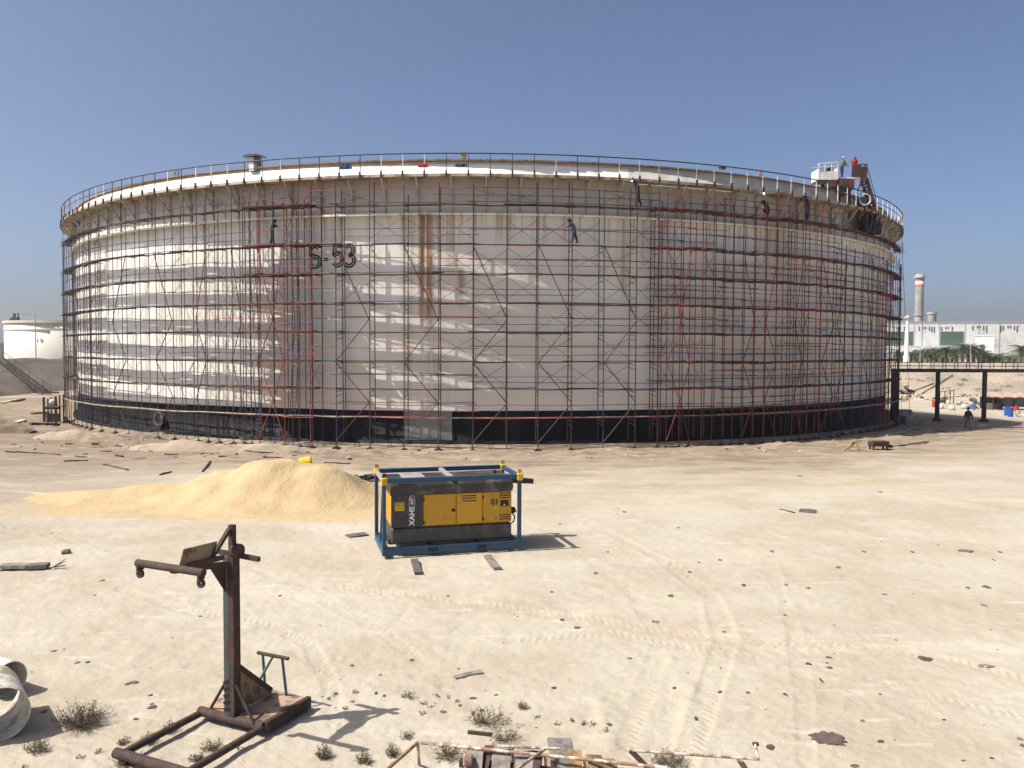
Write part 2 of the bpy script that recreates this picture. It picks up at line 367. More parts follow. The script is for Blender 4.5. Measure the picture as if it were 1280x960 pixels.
def ground_z(x, y, fine=True):
    x = np.asarray(x, float); y = np.asarray(y, float)
    dt = np.hypot(x - TC.x, y - TC.y) - TR
    z = .05 * fbm(x, y, .08, 11, 3) + .035 * fbm(x, y, .5, 21, 3)
    ring = smooth(dt, 2.2, 3.6) * (1 - smooth(dt, 4.5, 9))
    z = z - .36 * smooth(dt, .2, 1.4) * (1 - smooth(dt, 2.4, 3.8)) + ring * (-.12 + .26 * fbm(x, y, .55, 31, 4))
    ring2 = smooth(dt, 2.5, 6.0) * (1 - smooth(dt, 8.0, 20)); z = z + ring2 * .12 * fbm(x, y, .9, 41, 4) + smooth(dt, .8, 2.0) * (1 - smooth(dt, 6.0, 12)) * .11 * fbm(x, y, 1.9, 45, 3)
    z = z - 2.1 * smooth(x, 18, 58) * smooth(y, 58, 125)
    br = np.zeros(x.shape)
    if fine:
        near = (1 - smooth(y, 25, 60))
        z = z + near * (.028 * fbm(x, y, 2.6, 51, 3) + .016 * fbm(x, y, 8.0, 61, 3))
        for (ax, ay, bx, by, h) in ((752, 870, 765, 935, .045), (862, 860, 862, 935, .055), (845, 880, 835, 930, -.04)):
            d, _, _ = polyline_dist(x, y, [at(ax, ay).xy, at(bx, by).xy]); z = z + h * np.exp(-(d / .22) ** 2) * (.7 + .6 * fbm(x, y, 3, 71, 2))
        for pts, w, dep, tread, brown in TW:
            xs = [q[0] for q in pts]; ys = [q[1] for q in pts]
            k = (x > min(xs) - 4) & (x < max(xs) + 4) & (y > min(ys) - 4) & (y < max(ys) + 4)
            if not k.any(): continue
            xk, yk = x[k], y[k]
            wob = .12 * fbm(xk, yk, .4, 81, 2)
            d, arc, side = polyline_dist(xk, yk, pts); d2 = np.abs(d + wob)
            m_ = (1 - smooth(d2, w * .36, w * .56)); fade = smooth(fbm(xk, yk, .35, 91, 3), -.28, .12)
            dep *= .6; zz = -dep * m_ + dep * .5 * np.exp(-((d2 - w * .6) / .09) ** 2) * np.sign(dep) ** 2
            if tread:
                per = .19; zz = zz + m_ * fade * .012 * np.sign(np.sin(2 * math.pi * (arc + .8 * np.abs(side)) / per)) * smooth(np.abs(np.sin(2 * math.pi * (arc + .8 * np.abs(side)) / per)), 0, .8)
            z[k] += zz
            br[k] += brown * np.exp(-(d2 / (w * .8)) ** 2) * (.6 + .8 * fade)
    return z, br
def gz(x, y): return float(ground_z(np.array([x]), np.array([y]), True)[0][0])
def gat(px, py, dz=0.0):
    p_ = at(px, py, 0.0)
    for _ in range(6): h = gz(p_.x, p_.y); p_ = at(px, py, h)
    p_.z = h + dz; return p_

def build_ground():
    ys = np.concatenate([np.arange(1040, 700, -1.5), np.arange(700, 575, -1.0), np.arange(575, 515, -.4), np.arange(515, 470, -1.0), np.arange(470, 441, -1.0)])
    zs = CAM_H * F_PX / (ys - 437.0)
    zs = np.concatenate([[2.0, 5.0, 8.0], zs[(zs > 10.2) & (zs < 1400)], [1500, 2200]])
    t = np.concatenate([np.array([-12, -6, -3, -2, -1.5, -1.2]), np.linspace(-.95, .95, 800), np.array([1.2, 1.5, 2, 3, 6, 12])])
    Z, T = np.meshgrid(zs, t, indexing='ij'); X = np.clip(Z * T, -1600, 1600); Y = Z
    h, br = ground_z(X, Y)
    gone = smooth(Y, 300, 600); h = h * (1 - gone)
    n, k = Z.shape
    V = np.stack([X, Y, h], -1).reshape(-1, 3)
    i = np.arange((n - 1) * k).reshape(n - 1, k)[:, :-1].ravel()
    Fq = np.stack([i, i + 1, i + k + 1, i + k], 1)
    # the land behind the camera
    back = np.array([[-24, 2, 0], [24, 2, 0], [600, -600, 0], [-600, -600, 0]], float)
    nb = len(V); V = np.concatenate([V, back])
    me = bpy.data.meshes.new('ground')
    me.vertices.add(len(V)); me.vertices.foreach_set('co', V.astype(np.float32).ravel())
    Fq = np.concatenate([Fq, np.array([[nb + 3, nb + 2, nb + 1, nb]])])
    me.loops.add(Fq.size); me.loops.foreach_set('vertex_index', Fq.ravel().astype(np.int32))
    me.polygons.add(len(Fq)); me.polygons.foreach_set('loop_start', np.arange(0, Fq.size, 4, dtype=np.int32))
    me.polygons.foreach_set('loop_total', np.full(len(Fq), 4, np.int32))
    me.polygons.foreach_set('use_smooth', np.ones(len(Fq), bool))
    at_ = me.attributes.new('brown', 'FLOAT', 'POINT'); b_ = np.zeros(len(V), np.float32); b_[:nb] = br.ravel(); at_.data.foreach_set('value', b_)
    me.update(calc_edges=True); me.validate()
    ob = bpy.data.objects.new('ground', me); COL.objects.link(ob); return struct(ob)
PILE = Vector((-11.5, 37.2, 0))
def sand_material():
    m, nt, p = newmat('sand_ground'); co = coord(nt)
    sep = N(nt, 'ShaderNodeSeparateXYZ'); nt.links.new(co, sep.inputs[0])
    pale, warm, white = (.437, .388, .306), (.372, .315, .236), (.55, .51, .435)
    n1 = noise(nt, co, .22, 6, .6); n2 = noise(nt, scaled(nt, co, (.10, .30, 1)), 1.0, 7, .65); n3 = noise(nt, co, 3.0, 6, .65); n4 = noise(nt, co, 24, 4, .7)
    c = mixc(nt, ramp(nt, n1, .38, .66), pale, warm)
    c = mixc(nt, math_(nt, 'MULTIPLY', ramp(nt, n2, .5, .72), .45), c, white)
    c = mixc(nt, math_(nt, 'MULTIPLY', ramp(nt, n3, .52, .72), .35), c, (.40, .32, .23))
    # disturbed brown soil round the tank foot
    v = N(nt, 'ShaderNodeVectorMath', operation='DISTANCE'); nt.links.new(co, v.inputs[0]); v.inputs[1].default_value = (TC.x, TC.y, 0)
    dist = math_(nt, 'ADD', math_(nt, 'SUBTRACT', v.outputs['Value'], TR), math_(nt, 'MULTIPLY', math_(nt, 'SUBTRACT', n2, .5), 18))
    bro = ramp(nt, dist, 23, 8)
    soil = mixc(nt, ramp(nt, noise(nt, scaled(nt, co, (.25, .7, 1)), 1, 5), .4, .65), (.28, .212, .145), (.155, .115, .08))
    c = mixc(nt, math_(nt, 'MULTIPLY', bro, .9), c, soil)
    # darker ground on the far left
    left = math_(nt, 'MULTIPLY', ramp(nt, sep.outputs[0], -13, -30), ramp(nt, noise(nt, scaled(nt, co, (.07, .26, 1)), 1, 5, .65), .34, .56))
    c = mixc(nt, math_(nt, 'MULTIPLY', left, .85), c, (.20, .155, .11))
    # golden sand trailing from the pile
    w = scaled(nt, co, (.085, .21, 1)); v2 = N(nt, 'ShaderNodeVectorMath', operation='DISTANCE'); nt.links.new(w, v2.inputs[0]); v2.inputs[1].default_value = ((PILE.x + .2) * .085, (PILE.y - 1.2) * .21, 0)
    g = ramp(nt, math_(nt, 'ADD', v2.outputs['Value'], math_(nt, 'MULTIPLY', math_(nt, 'SUBTRACT', n1, .5), .9)), 1.0, .62)
    c = mixc(nt, math_(nt, 'MULTIPLY', g, .8), c, (.46, .325, .165))
    a = N(nt, 'ShaderNodeAttribute', attribute_name='brown')
    c = mixc(nt, math_(nt, 'MAXIMUM', math_(nt, 'MULTIPLY', a.outputs['Fac'], .5), 0.0), c, (.40, .29, .16))
    c = mixc(nt, math_(nt, 'MAXIMUM', math_(nt, 'MULTIPLY', a.outputs['Fac'], -.9), 0.0), c, (.68, .62, .50))
    # specks of grit
    vo = N(nt, 'ShaderNodeTexVoronoi'); vo.inputs['Scale'].default_value = 2.6; nt.links.new(co, vo.inputs['Vector'])
    grit = math_(nt, 'MULTIPLY', ramp(nt, vo.outputs['Distance'], .085, .03), ramp(nt, noise(nt, co, .9, 2), .5, .62))
    c = mixc(nt, math_(nt, 'MULTIPLY', grit, .75), c, (.14, .11, .09))
    vo2 = N(nt, 'ShaderNodeTexVoronoi'); vo2.inputs['Scale'].default_value = 9; nt.links.new(co, vo2.inputs['Vector'])
    grit2 = math_(nt, 'MULTIPLY', ramp(nt, vo2.outputs['Distance'], .16, .05), ramp(nt, noise(nt, co, .55, 4), .48, .66))
    c = mixc(nt, math_(nt, 'MULTIPLY', grit2, .35), c, (.22, .18, .14))
    c = mixc(nt, math_(nt, 'MULTIPLY', ramp(nt, noise(nt, scaled(nt, co, (.5, 2.2, 1)), 1, 6, .7), .55, .7), .5), c, (.57, .53, .455))
    c = mixc(nt, math_(nt, 'MULTIPLY', ramp(nt, n4, .35, .75), .22), c, (.34, .28, .2))
    nt.links.new(c, p.inputs['Base Color']); p.inputs['Roughness'].default_value = .95; p.inputs['Specular IOR Level'].default_value = .15
    h = math_(nt, 'ADD', math_(nt, 'MULTIPLY', n3, 1.0), math_(nt, 'MULTIPLY', n4, .3)); bump(nt, p, h, .55, .05)
    return m
ground = build_ground(); ground.data.materials.append(sand_material())

# embankments left and right
def soil_material(name, a, b, c3):
    m, nt, p = newmat(name); co = coord(nt)
    n1 = noise(nt, scaled(nt, co, (.1, .1, .25)), 1, 6); n2 = noise(nt, co, 1.4, 5, .65)
    c = mixc(nt, ramp(nt, n1, .4, .62), a, b); c = mixc(nt, math_(nt, 'MULTIPLY', ramp(nt, n2, .55, .68), .7), c, c3)
    nt.links.new(c, p.inputs['Base Color']); p.inputs['Roughness'].default_value = .95; bump(nt, p, n2, .6, .15); return m
M['berm_dark'] = soil_material('berm_dark', (.16, .13, .10), (.09, .075, .058), (.035, .03, .024))
M['berm_pale'] = soil_material('berm_pale', (.36, .295, .215), (.25, .215, .17), (.15, .13, .10))
def embankment(name, path, base_w, h, top_w, m, seed):
    """path = foot line; the body lies to the left of it"""
    P = []; acc = 0
    for a, b in zip(path[:-1], path[1:]):
        n = int((Vector(b) - Vector(a)).length / 1.2); P += [Vector(a).lerp(Vector(b), i / n) for i in range(n)]
    P.append(Vector(path[-1])); prof = []
    for i in range(11): q = i / 10; prof.append((q * base_w, h * (q if q < .9 else .9 + .1 * math.sin((q - .9) * 10 * math.pi / 2))))
    prof += [(base_w + top_w * .5, h), (base_w + top_w, h), (2 * base_w + top_w, -.3)]
    mb = MB(); vs = []
    for i, q in enumerate(P):
        t = (P[min(i + 1, len(P) - 1)] - P[max(i - 1, 0)]).normalized(); nrm = Vector((-t.y, t.x, 0))
        for j, (o, z) in enumerate(prof):
            w = q + nrm * o; dz = float(.9 * fbm(np.array([w.x]), np.array([w.y]), .22, seed, 3)[0]) * (.5 if j < 11 else .35) if 0 < j < len(prof) - 1 else 0
            vs.append(Vector((w.x, w.y, q.z + z + dz - (.25 if j == 0 else 0))))
    k = len(prof); fs = [(i * k + j, (i + 1) * k + j, (i + 1) * k + j + 1, i * k + j + 1) for i in range(len(P) - 1) for j in range(k - 1)]
    mb.add(vs, fs, 0, True); o = mb.build(name, m); fix_normals(o); return struct(o)
embankment('embankment', [(-69, 88, 0), (-69.5, 118, 0), (-69, 150, 0), (-64, 178, 0), (-20, 205, 0), (20, 205, 0)], 10, 4.7, 5, M['berm_dark'], 5)
embankment('embankment', [(30, 215, -2), (55, 186, -2), (74, 172, -2), (105, 163, -2), (200, 150, -2)], 14, 6.1, 9, M['berm_pale'], 9)

# heap of golden sand
def sand_heap():
    nx, ny = 150, 80; xs = np.linspace(-11.5, 10.5, nx); ysv = np.linspace(-6.2, 6.5, ny)
    Y, X = np.meshgrid(ysv, xs, indexing='ij')
    wx = X + .5 * fbm(X, Y, .5, 201, 3); wy = Y + .35 * fbm(X, Y, .6, 211, 3)
    def cone(cx, cy, h, rx, ry, flat=0):
        d = np.hypot((wx - cx) / rx, (wy - cy) / ry); return h * np.clip(1 - np.maximum(d - flat, 0) / (1 - flat), 0, None) ** .92
    hs = [cone(.9, .3, 2.05, 4.2, 3.8, .22), cone(2.9, .2, 1.85, 3.8, 3.6, .2), cone(-1.4, .6, 1.6, 4.2, 3.6, .15), cone(-4.6, .6, .85, 4.0, 2.8, .15), cone(-7.2, .2, .55, 4, 2.6, .2),
          cone(3.9, -.8, 1.05, 2.8, 2.8), cone(.2, -2.2, .62, 4.5, 2.6, .3), cone(-3.8, -2.4, .3, 5, 2.2, .3), cone(1.6, -1.6, 1.0, 1.5, 2.2), cone(5.4, .6, .75, 3.2, 3)]
    k = 7.0; H = .95 * np.log(sum(np.exp(k * h) for h in hs) / len(hs) + 1e-9) / k
    H = H - .02; H = H + .17 * fbm(X, Y, 1.0, 221, 6) * np.clip(H, 0, .8) - .05 * np.abs(fbm(X * 1.6, Y * .6, 1.1, 241, 3)) * np.clip(H, 0, 1) + .02 * fbm(X * 2.0, Y * .5, 2.0, 231, 2) * np.clip(H, 0, 1)
    gzv, _ = ground_z(X + PILE.x, Y + PILE.y, False)
    edge = np.minimum.reduce([smooth(X, -11.5, -10), 1 - smooth(X, 9, 10.5), smooth(Y, -6.2, -5), 1 - smooth(Y, 5.2, 6.5)])
    Z = np.where(edge < .02, -.1, H * edge - .06 * (1 - edge)) + gzv - .015
    vs = np.stack([X, Y, Z], -1).reshape(-1, 3).tolist()
    fs = [(j * nx + i, j * nx + i + 1, (j + 1) * nx + i + 1, (j + 1) * nx + i) for j in range(ny - 1) for i in range(nx - 1)]
    mb = MB(); mb.add(vs, fs, 0, True)
    m, nt, p = newmat('golden_sand'); co = coord(nt); n1 = noise(nt, co, .7, 6); n2 = noise(nt, co, 9, 5, .7)
    c = mixc(nt, ramp(nt, n1, .35, .68), (.50, .375, .215), (.43, .315, .175)); c = mixc(nt, math_(nt, 'MULTIPLY', ramp(nt, n2, .5, .8), .4), c, (.55, .41, .22))
    nt.links.new(c, p.inputs['Base Color']); p.inputs['Roughness'].default_value = .95; p.inputs['Specular IOR Level'].default_value = .1; bump(nt, p, math_(nt, 'ADD', n2, math_(nt, 'MULTIPLY', noise(nt, scaled(nt, co, (1.5, .5, .5)), 2.2, 5, .7), 1.6)), .55, .08)
    o = mb.build('sand_pile', m); o.location = PILE
    tag(o, 'long low heap of golden sand in front of the tank, left of the yellow machine', 'sand pile')
sand_heap()


# ------------------------------------------------------------------ the big tank
RIM = 46.75; Z_BAND, Z_GIRD, Z_FLOOR, Z_TOP, Z_RAIL = 2.30, 16.15, 18.70, 19.95, 20.1
tank = thing('storage_tank', 'huge white cylindrical storage tank wrapped in scaffolding, numbered S-53', 'storage tank', TC)
def ring(name, m, prof, n=240, a0=0.0, a1=2 * math.pi, smooth_=True):
    mb = MB(); mb.lathe(prof, n=n, a0=a0, a1=a1, smooth=smooth_); return mb.build(name, m, tank)
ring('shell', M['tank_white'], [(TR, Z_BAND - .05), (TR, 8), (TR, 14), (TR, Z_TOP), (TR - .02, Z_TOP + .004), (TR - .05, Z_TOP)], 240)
ring('base_band', M['bitumen'], [(TR + .5, -.3), (TR + .5, .16), (TR + .03, .18), (TR + .022, Z_BAND)], 240)
ring('stiffener_ring', M['tank_white'], [(TR + .004, Z_GIRD - .11), (TR + .58, Z_GIRD - .10), (TR + .60, Z_GIRD - .15), (TR + .62, Z_GIRD - .15), (TR + .62, Z_GIRD - .03), (TR + .60, Z_GIRD - .01), (TR + .004, Z_GIRD + .01)], 240, smooth_=False)
ring('roof', M['far_grey'], [(TR - .06, 17.2), (0.01, 17.2)], 96)
ring('top_angle', M['rust_plate'], [(TR + .003, Z_TOP - .09), (TR + .11, Z_TOP - .08), (TR + .11, Z_TOP + .012), (TR - .04, Z_TOP + .014)], 240, smooth_=False)
ring('walkway', paint('walkway_paint', (.52, .45, .35), (.22, .13, .075), .5, .8, rough=.8), [(TR + .004, Z_FLOOR - .10), (RIM - .03, Z_FLOOR - .08), (RIM - .03, Z_FLOOR - .17), (RIM, Z_FLOOR - .17), (RIM, Z_FLOOR + .02), (TR + .004, Z_FLOOR + .025)], 240, smooth_=False)
# walkway brackets, rail posts and rails
TH0, TH1 = -1.20, 1.20
def radial_frame(th): return Vector((math.sin(th), -math.cos(th), 0)), Vector((math.cos(th), math.sin(th), 0))
nb_ = 46
for i in range(nb_):
    th = TH0 + (TH1 - TH0) * (i + .5) / nb_; n_, t_ = radial_frame(th); mb = MB()
    a = n_ * (TR + .01) + Vector((0, 0, Z_FLOOR - 1.55)); b = n_ * (RIM - .1) + Vector((0, 0, Z_FLOOR - .15))
    mb.bar(a, b, .11, .11, up=n_); mb.prism([n_ * (TR + .01) + Vector((0, 0, Z_FLOOR - .5)) - t_ * .01, n_ * (TR + .6) + Vector((0, 0, Z_FLOOR - .12)) - t_ * .01, n_ * (TR + .01) + Vector((0, 0, Z_FLOOR - .12)) - t_ * .01], t_ * .02)
    mb.bar(n_ * (TR + .06) + Vector((0, 0, Z_GIRD + .1)), n_ * (TR + .06) + Vector((0, 0, Z_FLOOR - .12)), .12, .07, up=n_)
    mb.build('walkway_bracket', M['tank_bracket'] if 'tank_bracket' in M else M.setdefault('tank_bracket', paint('tank_bracket', (.52, .46, .37), (.30, .21, .13), .4, 2, rough=.7)), tank)
npost = 74
for i in range(npost + 1):
    th = TH0 + (TH1 - TH0) * i / npost; n_, t_ = radial_frame(th); mb = MB(); top = n_ * (RIM - .05) + Vector((0, 0, Z_RAIL))
    rusty = random.random()
    mb.bar(n_ * (RIM - .05) + Vector((0, 0, Z_FLOOR + .02)), top, .05, .05, up=n_)
    mb.bar(n_ * (RIM + .03) + Vector((0, 0, Z_FLOOR - .22)), n_ * (RIM + .03) + Vector((0, 0, Z_FLOOR + .22)), .12, .1, up=n_, mi=1)
    mb.build('rail_post', [M['white_paint'] if (rusty < .3 or th > .2) else M['tube_rust'], M['rust_dark']], tank)
def arc(r, z, a0, a1, n): return [Vector((r * math.sin(a0 + (a1 - a0) * i / n), -r * math.cos(a0 + (a1 - a0) * i / n), z)) for i in range(n + 1)]
mb = MB(); mb.poly(arc(RIM - .05, Z_RAIL, 0, 2 * math.pi, 190), .048, 6); mb.build('top_rail', M['tube_blue'], tank)
mb = MB(); mb.poly(arc(RIM - .05, Z_RAIL - .55, 0, 2 * math.pi, 190), .03, 5); mb.build('mid_rail', M['tube_rust'], tank)

def strip_on_shell(mb, pts, w, r):               # a painted line (s, z) laid on the shell
    pts = [Vector((p[0], p[1])) for p in pts]; L = []; n = len(pts)
    for i, q in enumerate(pts):
        t = (pts[min(i + 1, n - 1)] - pts[max(i - 1, 0)]).normalized(); nn = Vector((-t.y, t.x)); L.append((q + nn * w / 2, q - nn * w / 2))
    vs = []
    for a, b in L:
        for q in (a, b): th = q.x / TR; vs.append((r * math.sin(th), -r * math.cos(th), q.y))
    mb.add(vs, [(2 * i, 2 * i + 1, 2 * i + 3, 2 * i + 2) for i in range(n - 1)])
def el(cx, cz, rx, rz, a0, a1, n=18): return [(cx + rx * math.cos(R_(a0 + (a1 - a0) * i / n)), cz + rz * math.sin(R_(a0 + (a1 - a0) * i / n))) for i in range(n + 1)]
GL = {  # unit box 0..1 wide, 0..1.6 high
    'S': [el(.5, 1.2, .42, .4, 25, 270) + el(.5, .4, .46, .4, 90, -155)[1:]],
    '-': [[(.12, .78), (.88, .78)]],
    '5': [[(.92, 1.56), (.2, 1.56), (.14, .88)] + el(.48, .52, .44, .46, 140, -150)],
    '3': [el(.45, 1.2, .4, .38, 150, -90) + el(.45, .42, .47, .42, 90, -150)[1:]],
}
for ch, px0, px1, py0, py1 in (('S', 387, 400.5, 307.5, 334), ('-', 404, 411, 312, 336), ('5', 416, 428.5, 306.5, 333), ('3', 430.5, 443.5, 306, 332.5)):
    pa, pb = cyl(px0, py1, TR), cyl(px1, py0, TR)
    s0 = math.atan2(pa.x - TC.x, TC.y - pa.y) * TR; s1 = math.atan2(pb.x - TC.x, TC.y - pb.y) * TR; mb = MB()
    for st in GL[ch]:
        pts = [(s0 + (s1 - s0) * x, pa.z + (pb.z - pa.z) * y / 1.6) for x, y in st]
        for off in ((-.09, .09) if ch != '-' else (0,)):
            q = []
            for i, p_ in enumerate(pts):
                a, b = pts[max(i - 1, 0)], pts[min(i + 1, len(pts) - 1)]; d = Vector((b[0] - a[0], b[1] - a[1])).normalized(); q.append((p_[0] - d.y * off, p_[1] + d.x * off))
            strip_on_shell(mb, q, (.125 if ch != '-' else .24), TR + .012)
    mb.build('painted_numeral', M['black_mark'], tank)
# bare grey plate let into the black band, manway on the left
t0, t1 = theta(506, TR, 535), theta(565, TR, 535)
mb = MB(); mb.lathe([(TR + .034, .2), (TR + .03, Z_BAND - .06)], n=12, a0=t0, a1=t1); mb.build('bare_plate', M['patch_grey'], tank)
M['manway_steel'] = paint('manway_steel', (.10, .10, .10), (.2, .15, .1), .4, 3)
th = theta(203, TR, 527); n_, t_ = radial_frame(th); rot = Matrix((t_, Vector((0, 0, 1)).cross(n_).cross(n_) * -1 if False else n_.cross(t_), n_)).transposed()
mb = MB(); c0 = n_ * (TR - .1) + Vector((0, 0, 1.05)); mb.lathe([(.44, 0), (.44, .42), (.62, .42), (.62, .5), (.40, .5), (.40, .05)], c=c0, n=24, rot=rot, smooth=False); mw = mb.build('manway', M['manway_steel'], tank); fix_normals(mw)
mb = MB(); mb.lathe([(.40, .46), (.001, .46)], c=c0, n=24, rot=rot); mb.build('opening', M['black'], mw)

# ------------------------------------------------------------------ scaffolding
D_IN, D_OUT = .35, 1.6
LV = [1.85, 3.87, 5.80, 7.86, 9.88, 11.90, 13.98, 16.72]
def arcpts(r, z, th0, th1, tw=.8):
    n = max(1, int(abs(th1 - th0) * r / 2.2)); return [onring(th0 + (th1 - th0) * i / n, r, z + (random.uniform(-.03, .03))) for i in range(n + 1)]
def pick(w): return M[random.choices([k for k, _ in w], [v for _, v in w])[0]]
def scaffold(label, cols, style, wpost, wledge, wdeck, deck=(.45, .75), zig=(), ztop=18.2, skip=(), xb=True, extra=0.2, deck_bays=None, zigcol='tube_red', deckdrop=0.0, mid=True, D_OUT=1.6, D_IN=.35, first=True):
    """cols: angles of the columns; every pole, ledger, deck and brace is a part"""
    thm = cols[len(cols) // 2]; base = onring(thm, TR + 1.3, 0); base.z = 0
    root = thing('scaffold', label, 'scaffolding', base); L = lambda v: Vector(v) - base
    def part(mb, name, m): mb.v = [tuple(Vector(v) - base) for v in mb.v]; return mb.build(name, m, root)
    zj = lambda: random.uniform(-.05, .05)
    for i, th in enumerate(cols):
        if i == 0 and not first: continue
        j1, j2 = random.uniform(-.0015, .0015), random.uniform(-.0015, .0015); tp = ztop + random.uniform(-.6, .5)
        po, pi = onring(th, TR + D_OUT, 0), onring(th, TR + D_IN, 0); g1, g2 = gz(po.x, po.y), gz(pi.x, pi.y)
        if style == 'frame':
            mb = MB(); r = .036
            mb.tube(onring(th, TR + D_OUT, g1), onring(th + j1, TR + D_OUT, tp), r); mb.tube(onring(th, TR + D_IN, g2), onring(th + j2, TR + D_IN, tp - random.random() * .5), r)
            for z in LV:
                for dz in (-.12, -.42): mb.tube(onring(th, TR + D_IN, z + dz), onring(th, TR + D_OUT, z + dz - .12), .024, 5)
            part(mb, 'ladder_frame', pick(wpost))
        else:
            mb = MB(); mb.tube(onring(th, TR + D_OUT, g1), onring(th + j1, TR + D_OUT, tp), .032); part(mb, 'standard', pick(wpost))
            mb = MB(); mb.tube(onring(th + .004, TR + D_IN, g2), onring(th + .004 + j2, TR + D_IN, tp - random.random()), .032); part(mb, 'standard', pick(wpost))
            for k, z in enumerate(LV):
                mb = MB(); mb.tube(onring(th, TR + D_IN - .25, z - .06), onring(th, TR + D_OUT + .25, z - .06), .027, 5); part(mb, 'transom', pick(wledge))
        mb = MB(); q = onring(th, TR + D_OUT, g1 + .02); rot = Matrix.Rotation(th + random.uniform(-.3, .3), 3, 'Z')
        mb.box(q, (.5, .42, .10), rot); mb.box(q + Vector((0, 0, .09)), (.2, .2, .09), rot, 1); part(mb, 'sole_board', [M['wood_dark'], M['rust_dark']])
    a0, a1 = cols[0] - extra / TR * 2, cols[-1] + extra / TR * 2
    for k, z in enumerate(LV):
        hs = ([(D_OUT + .04, z)] if style != 'frame' or random.random() < .3 else []) + [(deck[0] + .03, z)]
        if mid: hs += [(D_OUT + .04, z + .98 + zj())] + ([(D_IN, z + 1.05)] if style == 'frame' and random.random() < .5 else [])
        if random.random() < .45: hs.append((D_OUT + .04, z + .5))
        if style == 'tube' and cols[0] > .15: hs += [(D_IN, z + .62 + zj())] * (random.random() < .8) + [(D_OUT + .04, z + 1.35 + zj())] * (random.random() < .55) + [(D_IN, z + 1.2 + zj())] * (random.random() < .5)
        if k == len(LV) - 1: hs = [(D_OUT, z), (D_IN, z), (D_OUT, z + .5), (D_OUT, z + .95)]
        for d, zz in hs:
            if zz > ztop: continue
            # ledgers of about two bays, lapped
            step = 3 if len(cols) > 4 else 2; i = 0
            while i < len(cols) - 1:
                j = min(i + step, len(cols) - 1); e0, e1 = random.uniform(.1, .5) / TR, random.uniform(.1, .5) / TR
                if random.random() < .94:
                    mb = MB(); mb.poly(arcpts(TR + d + random.uniform(-.03, .03), zz + random.uniform(-.05, .05), cols[i] - e0, cols[j] + e1), .027, 5)
                    part(mb, 'ledger' if abs(zz - z) < .2 else 'guard_rail', pick(wledge))
                i = j
        if k in skip: continue
        if k == 0:
            mb = MB(); mb.poly(arcpts(TR + 1.5, z + .05, a0, a1), .05, 5); part(mb, 'pale_pipe', M['deck_pale'])
            continue
        for i in range(len(cols) - 1):
            if deck_bays is not None and i not in deck_bays: continue
            mb = MB(); nbrd = max(1, round((deck[1] - deck[0]) / .24)); wd = (deck[1] - deck[0]) / nbrd; z_ = z + random.uniform(-.05, .06) - deckdrop
            for b in range(nbrd):
                d = deck[0] + (b + .5) * wd + random.uniform(-.04, .04); e0, e1 = random.uniform(-.1, .35) / TR, random.uniform(-.1, .35) / TR; dz = random.uniform(-.015, .03)
                p0, p1 = onring(cols[i] - e0, TR + d, z_ + dz), onring(cols[i + 1] + e1, TR + d, z_ + dz + random.uniform(-.03, .03)); pm = (p0 + p1) / 2 - Vector((0, 0, random.uniform(0, .05)))
                mb.bar(p0, pm, wd - .012, .045); mb.bar(pm, p1, wd - .012, .045)
            if style != 'thin':
                mb.bar(onring(cols[i], TR + deck[1] + .02, z_ - .07), onring(cols[i + 1], TR + deck[1] + .02, z_ - .05), .05, .05)
            part(mb, 'deck', pick(wdeck))
        if xb and k < len(LV):
            for i in range(len(cols) - 1):
                if random.random() < (.55 if style == 'frame' else .35):
                    mb = MB(); z0, z1 = z + .25, z + 1.7 if k < 7 else z + .9
                    dd = TR + (D_OUT if random.random() < .5 else D_IN)
                    mb.tube(onring(cols[i], dd + .05, z0), onring(cols[i + 1], dd + .05, z1), .014, 4); mb.tube(onring(cols[i], dd + .09, z1), onring(cols[i + 1], dd + .09, z0), .014, 4)
                    part(mb, 'cross_brace', M['tube_grey'])
    nodes = [.2, 2.95, 5.75, 8.7, 13.8]
    for i, flip in zig:
        for q in range(4):
            a, b = (cols[i], cols[i + 1]) if (q + flip) % 2 == 0 else (cols[i + 1], cols[i])
            mb = MB(); mb.tube(onring(a, TR + D_OUT + .12, nodes[q]), onring(b, TR + D_OUT + .12, nodes[q + 1]), .034); part(mb, 'diagonal_brace', M[zigcol] if random.random() < .75 else M['tube_rust'])
    return root
def cth(pxs, py=400): return [theta(x, TR + D_OUT, py) for x in pxs]
GREYP = [('tube_grey', 5), ('tube_rust', 3), ('tube_blue', 1)]
# angles of the far left end: even steps running on round the back of the tank
aL = cth([106])[0]
end_cols = [aL - .030 * i for i in range(10, -1, -1)]
scaffold('densely packed rusty grey scaffold at the far left edge of the tank, seen end on', end_cols, 'tube', [('tube_rust', 3), ('tube_grey', 3)], [('tube_rust', 2), ('tube_grey', 3)], [('deck_grey', 3), ('deck_brown', 1)], deck=(.45, 1.05), xb=True, zig=((1, 0), (4, 1), (7, 0)), zigcol='tube_rust', D_OUT=1.15, D_IN=.3, ztop=16.9)
scaffold('dark grey tube scaffold on the left curve of the tank, over the round manway', cth([106, 119, 136, 153, 170, 190, 211, 226]), 'tube', GREYP, GREYP, [('deck_grey', 4), ('deck_brown', 1)], D_OUT=1.2, D_IN=.58, deck=(.64, 1.14), zig=((2, 1), (5, 0)), zigcol='tube_rust')
scaffold('dark grey tube scaffold over bright sunlit stripes, between the manway and the red deck tower', cth([226, 241, 254, 268, 286, 299, 309]), 'tube', GREYP, GREYP + [('tube_red', 1)], [('deck_grey', 3), ('deck_brown', 2)], D_OUT=1.2, D_IN=.58, deck=(.64, 1.14), zig=((1, 1), (4, 0)), zigcol='tube_red', first=False)
